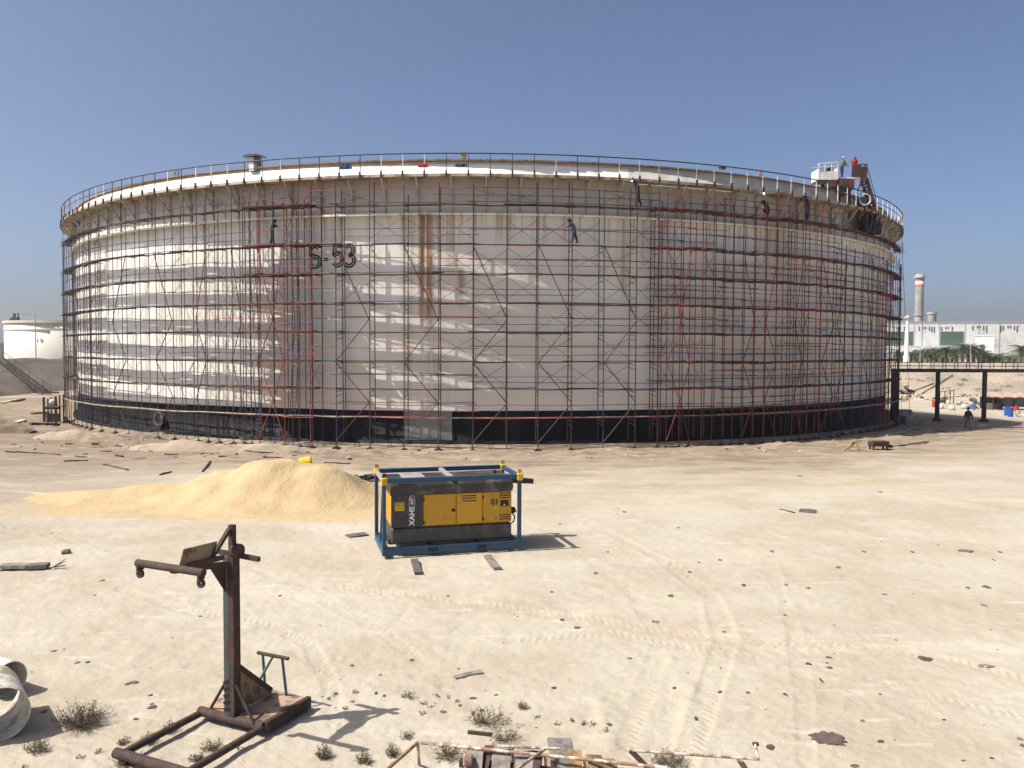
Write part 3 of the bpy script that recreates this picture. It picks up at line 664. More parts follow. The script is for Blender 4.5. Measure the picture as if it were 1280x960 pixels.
tower = scaffold('red scaffold tower with wide red decks and blue ladders, left of the number S-53', cth([310, 327, 345, 358, 368, 377, 390]), 'tube', [('tube_rust', 3), ('tube_red', 2), ('tube_blue', 2)], [('tube_red', 3), ('tube_rust', 2)], [('deck_red', 1)], deck=(.45, 2.0), zig=((1, 0), (2, 1)), zigcol='tube_red', ztop=18.0, D_OUT=1.9)
def ladder_on(root, px0, pz0, px1, pz1, m, w=.42, d=D_OUT + .35):
    base = root.location; a, b = onring(theta(px0, TR + d), TR + d, pz0) - base, onring(theta(px1, TR + d), TR + d, pz1) - base
    th = theta(px0, TR + d); t_ = Vector((math.cos(th), math.sin(th), 0)); mb = MB()
    mb.tube(a - t_ * w / 2, b - t_ * w / 2, .03, 5); mb.tube(a + t_ * w / 2, b + t_ * w / 2, .03, 5); n = int((b - a).length / .3)
    for i in range(1, n): c = a.lerp(b, i / n); mb.tube(c - t_ * w / 2, c + t_ * w / 2, .016, 4)
    mb.build('ladder', m, root)
ladder_on(tower, 324, .1, 318, 5.8, M['tube_blue']); ladder_on(tower, 320, 7.9, 315, 13.9, M['tube_blue']); ladder_on(tower, 365, 2.0, 371, 8.2, M['tube_blue']); ladder_on(tower, 372, 8.0, 367, 14.2, M['tube_grey'])
scaffold('ladder frame scaffold in front of the number S-53 and the rust streak', cth([420, 462, 505, 548, 591]), 'frame', [('tube_rust', 4), ('tube_grey', 2), ('tube_blue', 1)], [('tube_red', 3), ('tube_grey', 2), ('tube_rust', 3)], [('deck_brown', 1)], deck=(.45, .79), zig=((0, 0), (2, 0)), zigcol='tube_rust')
scaffold('bare scaffold bay of thin pipes between the red deck tower and the ladder frames', cth([390, 420]), 'thin', [('tube_rust', 1)], [('tube_red', 1), ('tube_grey', 2)], [('deck_brown', 1)], deck=(.45, .79), xb=False)
scaffold('blue ladder frame scaffold with plank decks mid tank, behind the yellow machine', cth([591, 634, 673, 715, 755, 795, 823]), 'frame', [('tube_blue', 4), ('tube_rust', 2)], [('tube_red', 3), ('tube_grey', 2), ('tube_rust', 3)], [('deck_brown', 1)], deck=(.45, .75), zig=((0, 0), (2, 0), (4, 0)), zigcol='tube_rust', first=False)
REDP = [('tube_red', 3), ('tube_rust', 3)]; REDL = [('tube_red', 3), ('tube_rust', 2), ('tube_grey', 1)]
scaffold('red tube scaffold with red decks beginning right of the blue frames', cth([823.5, 834, 850, 862, 878, 891, 904]), 'tube', REDP, REDL, [('deck_red', 1)], deck=(.55, 1.35), zig=((1, 0), (2, 1)))
scaffold('red tube scaffold with dark red decks under the crouching welder', cth([904, 917, 928, 942, 956, 970, 984]), 'tube', REDP, REDL, [('deck_red', 2), ('deck_brown', 1)], deck=(.55, 1.35), zig=((2, 0), (4, 1)), deckdrop=.08, first=False)
scaffold('red tube scaffold with red decks under the white rooftop platform', cth([984, 992, 1002, 1010, 1020, 1026, 1041, 1050]), 'tube', REDP, REDL, [('deck_red', 1)], deck=(.55, 1.35), zig=((1, 1), (5, 0)), first=False)
aR = cth([1050.5, 1062, 1073, 1084, 1094, 1103])
aR += [aR[-1] + .028 * i for i in range(1, 12)]
scaffold('dense red and rusty scaffold at the far right edge of the tank, beside the footbridge', aR, 'tube', [('tube_rust', 3), ('tube_red', 2)], [('tube_red', 2), ('tube_rust', 2)], [('deck_red', 2), ('deck_brown', 1)], deck=(.5, 1.1), zig=((0, 1), (3, 0), (8, 0)), ztop=15.4, D_OUT=1.2, D_IN=.3, first=False)

# ------------------------------------------------------------------ people
def person(label, loc, rotz, J, top, bottom, headcol, hat=None, hatkind='helmet', height=1.75, hair=None, group=None):
    """J: joint positions (metres, facing +y): pelvis, chest, neck, head, elbows, hands, knees, feet"""
    k = height / 1.75; P = {a: Vector(b) * k for a, b in J.items()}
    names, rad, edges = [], [], []; fat = 1.5
    def v(n, r): names.append(n); rad.append(r * k); return len(names) - 1
    pts = []
    def add(p, r, par=None):
        i = len(pts); pts.append(Vector(p)); rad.append(r * k * (fat if r > .045 and r not in (.085, .095, .062) else 1))
        if par is not None: edges.append((par, i))
        return i
    pel = add(P['pelvis'], .150); wa = add(P['pelvis'].lerp(P['chest'], .5), .135, pel); ch = add(P['chest'], .165, wa)
    nk = add(P['neck'], .062, ch); ax = (P['head'] - P['neck']).normalized()
    hd = add(P['head'] - ax * .03 * k, .085, nk); hd2 = add(P['head'] + ax * .06 * k, .095, hd); add(P['head'] + ax * .13 * k, .06, hd2)
    segs = [('pelvis', 'chest', 't'), ('neck', 'head', 'h')]
    for s in ('l', 'r'):
        x = -1 if s == 'l' else 1; side = Vector((x, 0, 0)) if 'side' not in J else P['side'].normalized() * x
        sh = add(P['chest'] + side * .17 * k + ax * .06 * k, .068, ch); e = add(P['elbow_' + s], .05, sh); w = add(P['hand_' + s].lerp(P['elbow_' + s], .28), .038, e)
        h_ = add(P['hand_' + s], .042, w)
        hp = add(P['pelvis'] + side * .09 * k - Vector((0, 0, .06 * k)), .095, pel); kn = add(P['knee_' + s], .068, hp)
        an = add(P['foot_' + s] + Vector((0, 0, .09 * k)), .048, kn); d = (P['foot_' + s] - P['pelvis']); fwd = P.get('toe_' + s, Vector((0, .16 * k, 0)))
        add(P['foot_' + s] + fwd + Vector((0, 0, .045 * k)), .04, an)
    me = bpy.data.meshes.new('person'); me.from_pydata([tuple(p) for p in pts], edges, [])
    ob = bpy.data.objects.new('skin_source', me); COL.objects.link(ob)
    md = ob.modifiers.new('s', 'SKIN'); md.use_smooth_shade = True
    for i, sv in enumerate(me.skin_vertices[0].data): sv.radius = (rad[i], rad[i] * (.8 if i in (0, 1, 2) else 1)); sv.use_root = (i == 0)
    sb = ob.modifiers.new('b', 'SUBSURF'); sb.levels = 1
    dg = bpy.context.evaluated_depsgraph_get(); nm = bpy.data.meshes.new_from_object(ob.evaluated_get(dg)); bpy.data.objects.remove(ob)
    # fingers
    bm = bmesh.new(); bm.from_mesh(nm)
    mb = MB()
    for s in ('l', 'r'):
        a, b = P['elbow_' + s], P['hand_' + s]; d = (b - a).normalized(); sd = d.cross(Vector((0, 0, 1))); sd = sd.normalized() if sd.length > .1 else Vector((1, 0, 0)); dn = d.cross(sd)
        for i, L in enumerate((.062, .075, .07, .055)):
            o = b + sd * (i - 1.5) * .019 * k; mb.poly([o, o + d * L * .6 * k, o + d * L * k + dn * .03 * k], [.009 * k, .0085 * k, .006 * k], 5)
        o = b - d * .03 * k + sd * .035 * k; mb.poly([o, o + sd * .025 * k + d * .03 * k, o + sd * .025 * k + d * .06 * k], [.011 * k, .010 * k, .007 * k], 5)
    hc = P['head'] + ax * .03 * k; fw = P.get('face', Vector((0, 1, 0))).normalized()
    mb.poly([hc + fw * .07 * k + ax * .03 * k, hc + fw * .115 * k - ax * .005 * k, hc + fw * .08 * k - ax * .02 * k], [.008 * k, .016 * k, .01 * k], 5)
    for x in (-1, 1): mb.tube(hc + fw.cross(ax) * x * .088 * k, hc + fw.cross(ax) * x * .1 * k - fw * .01 * k, .024 * k, 6, .018 * k)
    nm.clear_geometry() if False else None
    vs0 = [tuple(q.co) for q in nm.vertices]; fs0 = [tuple(f.vertices) for f in nm.polygons]
    full = MB(); full.add(vs0, fs0, 0, True); full.add(mb.v, mb.f, 0, True); bpy.data.meshes.remove(nm); bm.free()
    body = full.build('person', [M['skin'], top, bottom, M['black']]); me = body.data
    handz = [P['hand_l'], P['hand_r']]; feet = [P['foot_l'], P['foot_r']]
    def segd(p, a, b): d = b - a; t = max(0, min(1, (p - a).dot(d) / max(d.length_squared, 1e-9))); return (p - a - d * t).length
    for f in me.polygons:
        c = f.center
        if (c - P['head']).dot(ax) > -.09 * k and (c - P['head']).length < .24 * k: f.material_index = 0; continue
        if min((c - h_).length for h_ in handz) < .075 * k: f.material_index = 0; continue
        if min((c - h_).length for h_ in feet) < .13 * k and c.z < P['pelvis'].z * .25: f.material_index = 3; continue
        dl = min(segd(c, P['pelvis'] - Vector((0, 0, .04)), P['knee_' + s]) for s in 'lr'); dl = min(dl, *(segd(c, P['knee_' + s], P['foot_' + s]) for s in 'lr'))
        dt_ = min(segd(c, P['pelvis'].lerp(P['chest'], .25), P['chest']), *(segd(c, P['chest'], P['elbow_' + s]) for s in 'lr'), *(segd(c, P['elbow_' + s], P['hand_' + s]) for s in 'lr'))
        f.material_index = 2 if dl < dt_ else 1
    body.location = loc; body.rotation_euler = (0, 0, rotz); tag(body, label, 'person', group)
    q = ax.to_track_quat('Z', 'Y').to_matrix(); mb = MB(); hc = P['head'] + ax * .055 * k
    if hat is not None:
        if hatkind == 'helmet':
            mb.lathe([(.135 * k, 0), (.118 * k, .005), (.115 * k, .05), (.085 * k, .10), (.001, .125 * k)], c=hc, n=14, rot=q); mb.box(hc + fw * .13 * k, (.16 * k, .10 * k, .012), None)
            mb.build('helmet', hat, body)
        elif hatkind == 'hood':
            mb.lathe([(.12 * k, -.14), (.128 * k, -.04), (.122 * k, .05), (.08 * k, .10), (.001, .12 * k)], c=hc, n=14, rot=q); mb.box(hc + fw * .12 * k - ax * .05 * k, (.19 * k, .06, .25 * k), q); mb.build('welding_hood', hat, body)
        else:
            mb.lathe([(.108 * k, -.05), (.108 * k, .03), (.08 * k, .09), (.001, .11 * k)], c=hc - fw * .02 * k, n=14, rot=q); mb.build('hair', hat, body)
    return body
def pose(lean=(0, 0), hl=None, hr=None, el=None, er=None, kl=None, kr=None, fl=None, fr=None, pz=.93, face=(0, 1, 0), px=(0, 0), headf=.04):
    lx, ly = lean; pel = Vector((px[0], px[1], pz)); ch = pel + Vector((lx, ly, math.sqrt(max(.01, .47 ** 2 - lx * lx - ly * ly)))); d = (ch - pel).normalized()
    nk = ch + d * .15 ; hd = nk + d * .10 + Vector((face[0], face[1], face[2])) * headf
    J = dict(pelvis=pel, chest=ch, neck=nk, head=hd, face=Vector(face))
    J['hand_l'] = Vector(hl) if hl else ch + Vector((-.24, .05, -.55)); J['hand_r'] = Vector(hr) if hr else ch + Vector((.24, .05, -.55))
    for s, e, x in (('l', el, -1), ('r', er, 1)):
        sh = ch + Vector((x * .17, 0, .05)); mid = sh.lerp(J['hand_' + s], .5); J['elbow_' + s] = Vector(e) if e else mid + Vector((x * .05, -.07, -.03))
    J['foot_l'] = Vector(fl) if fl else Vector((-.11, 0, 0)); J['foot_r'] = Vector(fr) if fr else Vector((.11, 0, 0))
    for s, e, x in (('l', kl, -1), ('r', kr, 1)):
        hp = pel + Vector((x * .09, 0, -.06)); J['knee_' + s] = Vector(e) if e else hp.lerp(J['foot_' + s], .5) + Vector((0, .04, 0.02))
    return J
C_ = lambda n, c: M.setdefault(n, paint(n, c, None, rough=.9, b=.2))
navy = C_('cloth_navy', (.012, .02, .05)); blue_c = C_('cloth_work_blue', (.025, .06, .17)); blk = C_('cloth_black', (.012, .011, .012)); dkbrown = C_('cloth_dark_brown', (.03, .02, .018))
green_c = C_('cloth_green', (.10, .12, .07)); red_c = C_('cloth_bright_red', (.45, .02, .03)); khaki = C_('cloth_khaki', (.17, .14, .10)); pale_c = C_('cloth_pale', (.45, .42, .38)); hairm = C_('hair_black', (.01, .009, .008))
def on_deck(px, k, d=1.35): th = theta(px, TR + d, 280); v = onring(th, TR + d, LV[k] + .05); return v, th
v, th = on_deck(339.5, 6, 1.6)
person('worker in black standing on the wide red deck of the left scaffold tower', v, th - R_(60), pose(lean=(0, .08), hl=(-.2, .42, 1.28), hr=(.16, .45, 1.32), fl=(-.12, -.08, 0), fr=(.12, .12, 0)), blk, blk, None, blk, 'hood')
v, th = on_deck(718.5, 6)
person('worker in blue coveralls and dark welding hood leaning forward on a plank deck', v, th + R_(70), pose(lean=(0, .2), hl=(-.14, .55, 1.12), hr=(.12, .58, 1.16), fl=(-.1, .16, 0), fr=(.12, -.2, 0)), blue_c, blue_c, None, blk, 'hood')
v, th = on_deck(797, 7)
person('worker in dark clothes reaching up to weld under the walkway, legs apart', v, th + R_(40), pose(lean=(-.03, .06), hl=(-.22, .30, 1.95), hr=(.05, .36, 1.92), el=(-.34, .16, 1.62), er=(.22, .2, 1.62), fl=(-.12, 0, 0), fr=(.34, -.12, 0), kr=(.2, .02, .46)), dkbrown, blk, None, blk, 'hood', 1.8)
v, th = on_deck(961, 7, 1.4)
person('worker in black crouching on the top deck beside a bright welding spark', v, th + R_(60), pose(pz=.38, lean=(0, .2), hl=(-.1, .55, .95), hr=(.12, .55, .98), kl=(-.18, .42, .5), kr=(.18, .42, .5), fl=(-.14, .06, 0), fr=(.14, .06, 0)), blk, blk, None, blk, 'hood')
v, th = on_deck(1009, 7, 1.5)
person('worker in navy overalls with raised arms, head hidden close under the walkway', v, th + R_(75), pose(lean=(0, .1), hl=(-.16, .62, 1.62), hr=(.14, .60, 1.66), el=(-.24, .34, 1.5), er=(.24, .34, 1.5)), navy, navy, None, navy, 'hood', 1.85)
v = gat(1210, 536.5)
person('person in navy shirt and khaki trousers walking on the shaded ground near the footbridge', v, R_(-8), pose(lean=(0, .03), hl=(-.3, .12, .82), hr=(.3, -.1, .82), fl=(-.1, .22, 0), fr=(.1, -.18, .02), kl=(-.1, .22, .5), kr=(.1, .04, .48)), navy, khaki, None, hairm, 'hair', 1.8)
v = gat(1217.5, 513)
person('person in blue work clothes standing at the stall left of a bridge post', v, R_(-60), pose(lean=(0, .16), hl=(-.16, .5, .98), hr=(.14, .5, 1.0)), blue_c, C_('cloth_grey', (.16, .15, .15)), None, hairm, 'hair', 1.75)
# welding arcs: lit points of light
def spark(px, py, label):
    c = cyl(px, py, TR + .9); mb = MB(); mb.lathe([(.001, -.045), (.04, -.02), (.045, .01), (.001, .045)], n=8); o = mb.build('welding_arc', M['arc']); o.location = c; tag(o, label, 'welding arc')
spark(790, 226, 'white welding spark under the walkway, at the hands of the reaching worker'); spark(955, 242, 'white welding spark under the walkway, beside the crouching worker')

# ------------------------------------------------------------------ things on the rim
def rim_spot(px, py=240, r=RIM - .4): th = theta(px, r, py); return onring(th, r, Z_FLOOR + .03), th
v, th = rim_spot(319, 214, TR - .1); v.z = Z_TOP - .2
t = thing('vent_hood', 'small white vent post with a dark flat cap on the tank rim', 'vent', v, th)
mb = MB(); mb.box((-.16, 0, .45), (.42, .5, 1.0)); mb.build('post', M['white_paint'], t); mb = MB(); mb.box((.2, 0, .42), (.32, .48, .94)); mb.build('dark_box', M['far_dark'], t)
mb = MB(); mb.prism([(-.75, -.5, .96), (.75, -.5, .96), (.5, -.5, 1.1), (-.5, -.5, 1.1)], (0, 1, 0)); mb.build('cap', M['far_dark'], t)
def hung(px, py0, py1, w, m, label):
    th = theta(px, RIM + .05, 208); a = cyl(px, py0, RIM + .05).z; b = cyl(px, py1, RIM + .05).z; mb = MB(); n = 8; fr, bk = [], []
    for j in range(5):
        for i in range(n + 1):
            x = (i / n - .5) * w; y = .03 * math.sin(i * 2.1 + j) + .02 * math.sin(i * 1.3) - .01 * j; fr.append((x + .03 * math.sin(j * 2), y, a + (b - a) * j / 4 - .03 * math.sin(i / n * math.pi))); bk.append((fr[-1][0], fr[-1][1] + .02, fr[-1][2]))
    fs = [(j * (n + 1) + i, j * (n + 1) + i + 1, (j + 1) * (n + 1) + i + 1, (j + 1) * (n + 1) + i) for j in range(4) for i in range(n)]
    mb.add(fr, fs); mb.add(bk, [f[::-1] for f in fs]); o = mb.build('hung_cloth', m); c = onring(th, RIM + .05, 0); o.location = c; o.rotation_euler = (0, 0, th); tag(o, label, 'cloth')
hung(432, 204.5, 211.5, .95, M['cloth_blue'], 'dark blue cloth hung on the rim railing, above the number S-53')
hung(529, 204.5, 209, .72, M['cloth_red'], 'red cloth hung on the rim railing, the only red one')
hung(576.5, 204, 208.5, .85, M['cloth_blue'], 'blue cloth strip on the rim railing, below the small wooden box')
def rimbox(px, py, w, h, m, name, label, cat, r=TR - .1, legs=False):
    th = theta(px, r, py); c = cyl(px, py, r); mb = MB()
    if legs:
        for x in (-1, 1): mb.bar((x * w / 2, 0, 0), (x * w * .42, 0, h), .09, .09)
        for q in (.35, .95): mb.bar((-w / 2, 0, h * q), (w / 2, 0, h * q), .08, .08)
    else: mb.box((0, 0, h / 2), (w, w * .7, h), bevel=.04); mb.box((0, 0, h + .02), (w * 1.15, w * .8, .05))
    o = mb.build(name, m); o.location = c; o.rotation_euler = (0, 0, th); tag(o, label, cat)
rimbox(579.5, 201.5, .34, .44, M['wood_tan'], 'wooden_box', 'small tan wooden box on the rim at the top middle of the tank', 'box')
rimbox(220.5, 222, .42, .5, M['wood_tan'], 'trestle', 'small tan trestle on the rim at the upper left of the tank', 'trestle', legs=True)
rimbox(903, 212, .5, .16, M['far_dark'], 'tool_bag', 'dark bag lying on the rim, far left of the rooftop platform', 'bag')
rimbox(951, 221, .36, .42, M['wood_tan'], 'trestle', 'small tan trestle on the rim, left of the rooftop platform', 'trestle', legs=True)

# rooftop gauging platform
th = theta(1052, RIM - 1.5, 240); base = onring(th, RIM - 1.2, Z_FLOOR + .03); n_, t_ = radial_frame(th)
face = math.atan2(base.x, base.y)                    # turn so that x runs across the line of sight
sc_ = F_PX / base.y                                  # pixels of the photo per metre there
c0 = far(1052, 245, base.y).x
M['cloth_machine'] = paint('machine_red', (.13, .035, .03), (.06, .03, .025), .5, 2, rough=.7)
rp = thing('rooftop_platform', 'white and rust red gauging platform with stairs on the tank rim', 'platform', (c0, base.y, Z_FLOOR + .03), 0)
def U(px): return (px - 1052) / sc_
def H(py): return far(1052, py, base.y).z - (Z_FLOOR + .03)
zd = H(223.5); yd0, yd1 = -.7, 1.0
def rbox(name, m, x0, x1, z0, z1, y0=yd0, y1=yd1): mb = MB(); mb.box(((x0 + x1) / 2, (y0 + y1) / 2, (z0 + z1) / 2), (abs(x1 - x0), abs(y1 - y0), abs(z1 - z0))); return mb.build(name, m, rp)
rbox('floor_slab', M['white_paint'], U(1042), U(1069), zd - .12, zd); rbox('balcony_floor', M['rust'], U(1017.5), U(1042), H(229), H(227.5), -.9, .7)
rbox('side_panel', M['white_paint'], U(1018), U(1042), H(227.5), H(217), -.92, -.89); rbox('side_panel', M['white_paint'], U(1018) - .02, U(1018) + .01, H(227.5), H(214), -.88, .7)
rbox('side_panel', M['white_paint'], U(1041.5), U(1042), H(227.5), H(212), -.88, .2)
for x in (1018.5, 1026, 1034, 1041.5): mb = MB(); mb.bar((U(x), -.9, H(227)), (U(x), -.9, H(207)), .1 if x < 1020 else .05, .06); mb.build('balcony_post', M['white_paint'], rp)
mb = MB(); mb.tube((U(1018), -.9, H(207.5)), (U(1042), -.9, H(205.5)), .03); mb.build('balcony_rail', M['white_paint'], rp)
mb = MB(); mb.tube((U(1018), .7, H(207.5)), (U(1048), .7, H(205.5)), .03); mb.build('balcony_rail', M['white_paint'], rp)
mb = MB(); mb.lathe([(.2, 0), (.22, .5), (.3, .5), (.3, .6), (.1, .75), (.001, .76)], c=(U(1030), -.2, H(223)), n=14); mb.lathe([(.14, 0), (.14, .8), (.25, .8), (.25, .95), (.001, .95)], c=(U(1037), .1, H(223)), n=14); mb.build('gauge_head', M['far_dark'], rp)
rbox('dark_panel', M['rust_dark'], U(1062), U(1071.5), zd, H(207.5), -.75, -.7); rbox('dark_panel', M['rust_dark'], U(1071.5), U(1079), zd - .1, H(211), -.72, -.68); rbox('dark_panel', M['rust_dark'], U(1078.6), U(1079), zd - .5, H(207.5), -.68, .8)
mb = MB()
for x in (1071, 1075, 1078.5): mb.bar((U(x), -.7, zd), (U(x), -.7, H(206.5)), .05)
mb.bar((U(1071), -.7, H(207)), (U(1078.5), -.7, H(208)), .05); mb.build('guard_rail', M['tube_blue'], rp)
for (x, y) in ((1031, -.6), (1046, -.6), (1058, -.6), (1031, .7), (1046, .7), (1066, .7)): mb = MB(); mb.bar((U(x), y, -1.2 if y > 0 else -.02), (U(x), y, zd - .15), .16, .16); mb.build('leg', M['rust'], rp)
rbox('machine_housing', M['cloth_machine'], U(1030), U(1041), H(236), H(228.5), -1.0, -.1); rbox('machine_housing', M['cloth_machine'], U(1044), U(1062), H(239), H(227), -.95, -.1); rbox('machine_housing', M['rust'], U(1030), U(1050), H(247), H(239), -.9, -.1)
mb = MB(); mb.lathe([(.35, -1.0), (.35, 1.0), (.001, 1.0)], c=(U(1038), -1.0, H(238)), n=16, rot=Matrix.Rotation(math.pi / 2, 3, 'Y')); mb.build('drum', M['rust_dark'], rp)
for a, b in (((1048, 228), (1058, 244)), ((1058, 228), (1048, 244)), ((1031, 229), (1044, 244))): mb = MB(); mb.bar((U(a[0]), -.62, H(a[1])), (U(b[0]), -.62, max(H(b[1]), .02)), .07); mb.build('brace', M['tube_red'], rp)
for dx in (0, 1.0):
    mb = MB(); mb.bar((U(1079), -.6 + dx, zd - .05), (U(1090), -.6 + dx, .02), .10, .24); mb.build('stair_stringer', M['rust_dark'], rp)
    mb = MB(); mb.tube((U(1079), -.6 + dx, zd + .95), (U(1090), -.6 + dx, .95), .035); mb.tube((U(1090), -.6 + dx, 0), (U(1090), -.6 + dx, .95), .035); mb.build('stair_rail', M['tube_blue'], rp)
for i in range(9): q = (i + .5) / 9; mb = MB(); mb.box((U(1079) + (U(1090) - U(1079)) * q, -.1, (zd - .05) * (1 - q)), (.26, .98, .04)); mb.build('stair_tread', M['rust'], rp)
mb = MB(); a, b = Vector((U(1064), -.85, .02)), Vector((U(1075), -.7, zd - .1))
for o in (-.2, .2): mb.tube(a + Vector((o, 0, 0)), b + Vector((o, 0, 0)), .035, 5)
for i in range(1, 9): c = a.lerp(b, i / 9); mb.tube(c - Vector((.2, 0, 0)), c + Vector((.2, 0, 0)), .022, 5)
mb.build('ladder', M['tube_rust'], rp)
mb = MB(); mb.lathe([(.42, -.06), (.5, -.06), (.5, .06), (.42, .06), (.42, -.06)], c=(U(1076.5), -.75, .6), n=20, rot=Matrix.Rotation(math.pi / 2, 3, 'X')); mb.build('hoop', M['white_paint'], rp)
rbox('control_box', M['far_dark'], U(1072), U(1080), 0, .85, -.6, .2)
Wp = lambda px, y, z: Vector((c0 + U(px), base.y + y, Z_FLOOR + .03 + z))
person('person in olive jacket and white helmet standing on the rooftop platform, left one', Wp(1051.5, 0, zd), R_(-75), pose(lean=(0, .03), hl=(-.12, .48, 1.12), hr=(.14, .46, 1.08), fl=(-.1, .1, 0), fr=(.1, -.08, 0)), green_c, navy, None, M['white_mark'], 'helmet', 1.8)
person('person in bright red jacket behind the dark panel of the rooftop platform', Wp(1067.5, .1, zd), R_(170), pose(lean=(0, .04), hl=(-.2, .28, 1.15), hr=(.2, .28, 1.12)), red_c, blk, None, C_('cloth_head_red', (.3, .05, .05)), 'hair', 1.85)
v, th = rim_spot(1124, 262, RIM - .35)
person('dark haired person in a pale shirt leaning on the right end of the rim railing', v, th + R_(150), pose(lean=(0, .16), hl=(-.2, .42, 1.1), hr=(.2, .42, 1.1)), pale_c, navy, None, hairm, 'hair', 1.6)
v, th = rim_spot(1091, 246)
mb = MB(); mb.box((0, 0, .3), (.9, .4, .5), bevel=.08); mb.box((.6, .1, .2), (.5, .4, .36), bevel=.08); o = mb.build('red_bag', M['cloth_red']); o.location = v; o.rotation_euler = (0, 0, th); tag(o, 'red bundle on the rim walkway at the foot of the platform stairs', 'bundle')
# black hoses hanging in a tangle under the walkway
th = theta(1086, TR + 1.0, 285); hz = Vector(onring(th, TR + 1.1, 0)); n_, t_ = radial_frame(th); mb = MB()
for i in range(26):
    pts = []; x = random.uniform(-1.5, 1.5); zt = random.uniform(17.6, 18.5); L = random.uniform(.8, 2.6); w = random.uniform(.2, .7)
    for j in range(12): q = j / 11; pts.append(t_ * (x + w * (q - .5) * 2 + .1 * math.sin(q * 9 + i)) + n_ * (.35 * math.sin(i * 1.7 + q * 3)) + Vector((0, 0, max(zt - L * math.sin(q * math.pi) ** .7 - .2 * math.sin(q * 12 + i), 16.85))))
    mb.poly(pts, random.uniform(.05, .12), 5)
o = mb.build('hose_tangle', M['black']); o.location = hz; tag(o, 'tangle of black hoses hanging under the walkway at the right end of the tank', 'hoses')
def rope(name, a, b, sag, label, r=.02):
    mb = MB(); a, b = Vector(a), Vector(b); mb.poly([a.lerp(b, i / 14) - a - Vector((0, 0, sag * math.sin(i / 14 * math.pi))) for i in range(15)], r, 5); o = mb.build(name, M['black']); o.location = a; tag(o, label, 'rope')
a = cyl(1126, 268, RIM); rope('rope', a, far(1137.5, 520, a.y - 1), .35, 'dark rope hanging from the right end of the rim, the longer slanting one')
a = cyl(1124.5, 276, RIM); rope('rope', a, far(1127, 519, a.y - 1), .1, 'thin dark rope hanging straight down from the right end of the rim', .012)

# ------------------------------------------------------------------ yellow compressor in its blue lifting frame
def local_text(txt, size, name, m, parent, loc, rot, shear=0.0):
    cu = bpy.data.curves.new(name, 'FONT'); cu.body = txt; cu.size = size; cu.align_x = 'CENTER'; cu.align_y = 'CENTER'; cu.shear = shear; cu.extrude = .002; cu.offset = size * .025
    tmp = bpy.data.objects.new('t', cu); COL.objects.link(tmp); dg = bpy.context.evaluated_depsgraph_get()
    me = bpy.data.meshes.new_from_object(tmp.evaluated_get(dg)); bpy.data.objects.remove(tmp); me.materials.clear(); me.materials.append(m)
    o = bpy.data.objects.new(name, me); COL.objects.link(o); o.parent = parent; o.location = loc; o.rotation_euler = rot; return o
A = gat(478, 699.5); ANG = math.atan2(.262, .965)
fr = thing('lifting_frame', 'open blue steel lifting frame with yellow corners round the yellow compressor', 'lifting frame', A, ANG)
LX, LY, HT = 4.56, 2.35, 2.58
def fbox(par, name, m, x0, x1, y0, y1, z0, z1, bevel=.012): mb = MB(); mb.box(((x0 + x1) / 2, (y0 + y1) / 2, (z0 + z1) / 2), (x1 - x0, y1 - y0, z1 - z0), bevel=bevel); return mb.build(name, m, par)
ZB = .10
for y in (0, LY - .14):
    o = fbox(fr, 'skid_beam', M['blue_paint'], .0, LX, y, y + .14, ZB, ZB + .26)
    if y == 0:
        for x in (1.45, 3.05): fbox(o, 'fork_pocket', M['black'], x, x + .34, -.006, .05, ZB + .06, ZB + .2, .004)
for x in (.0, 1.5, 3.1, LX - .14): fbox(fr, 'cross_beam', M['blue_paint'], x + .003, x + .137, .145, LY - .145, ZB + .02, ZB + .22)
for x in (0, LX - .12):
    for y in (0, LY - .12):
        fbox(fr, 'post', M['blue_paint'], x, x + .12, y, y + .12, ZB + .262, HT - .24)
        fbox(fr, 'corner_casting', M['yellow_bright'], x - .03, x + .17, y - .03, y + .15, HT - .238, HT + .01, .03)
        mb = MB(); c = (x + .07, y + .06, HT + .01); mb.prism([(c[0] - .08, c[1] - .015, c[2]), (c[0] + .08, c[1] - .015, c[2]), (c[0] + .05, c[1] - .015, c[2] + .13), (c[0] - .05, c[1] - .015, c[2] + .13)], (0, .03, 0)); mb.build('lifting_lug', M['rust'] if y == 0 and x == 0 else M['yellow_bright'], fr)
grey_steel = paint('grey_steel', (.30, .29, .28), (.2, .14, .1), .3, 3, rough=.5)
for y in (.0, LY - .11): fbox(fr, 'top_beam', M['blue_paint'], .175, LX - .155, y, y + .11, HT - .17, HT - .02)
for x in (.0, LX - .12): fbox(fr, 'top_beam', grey_steel if x == 0 else M['blue_paint'], x, x + .11, .155, LY - .155, HT - .16, HT - .03)
fbox(fr, 'top_cross_beam', grey_steel, 2.2, 2.34, .115, LY - .115, HT - .15, HT - .04)
mb = MB(); mb.bar((.02, .08, HT - .28), (.02, .75, .42), .05, .08); mb.build('brace', M['blue_paint'], fr)

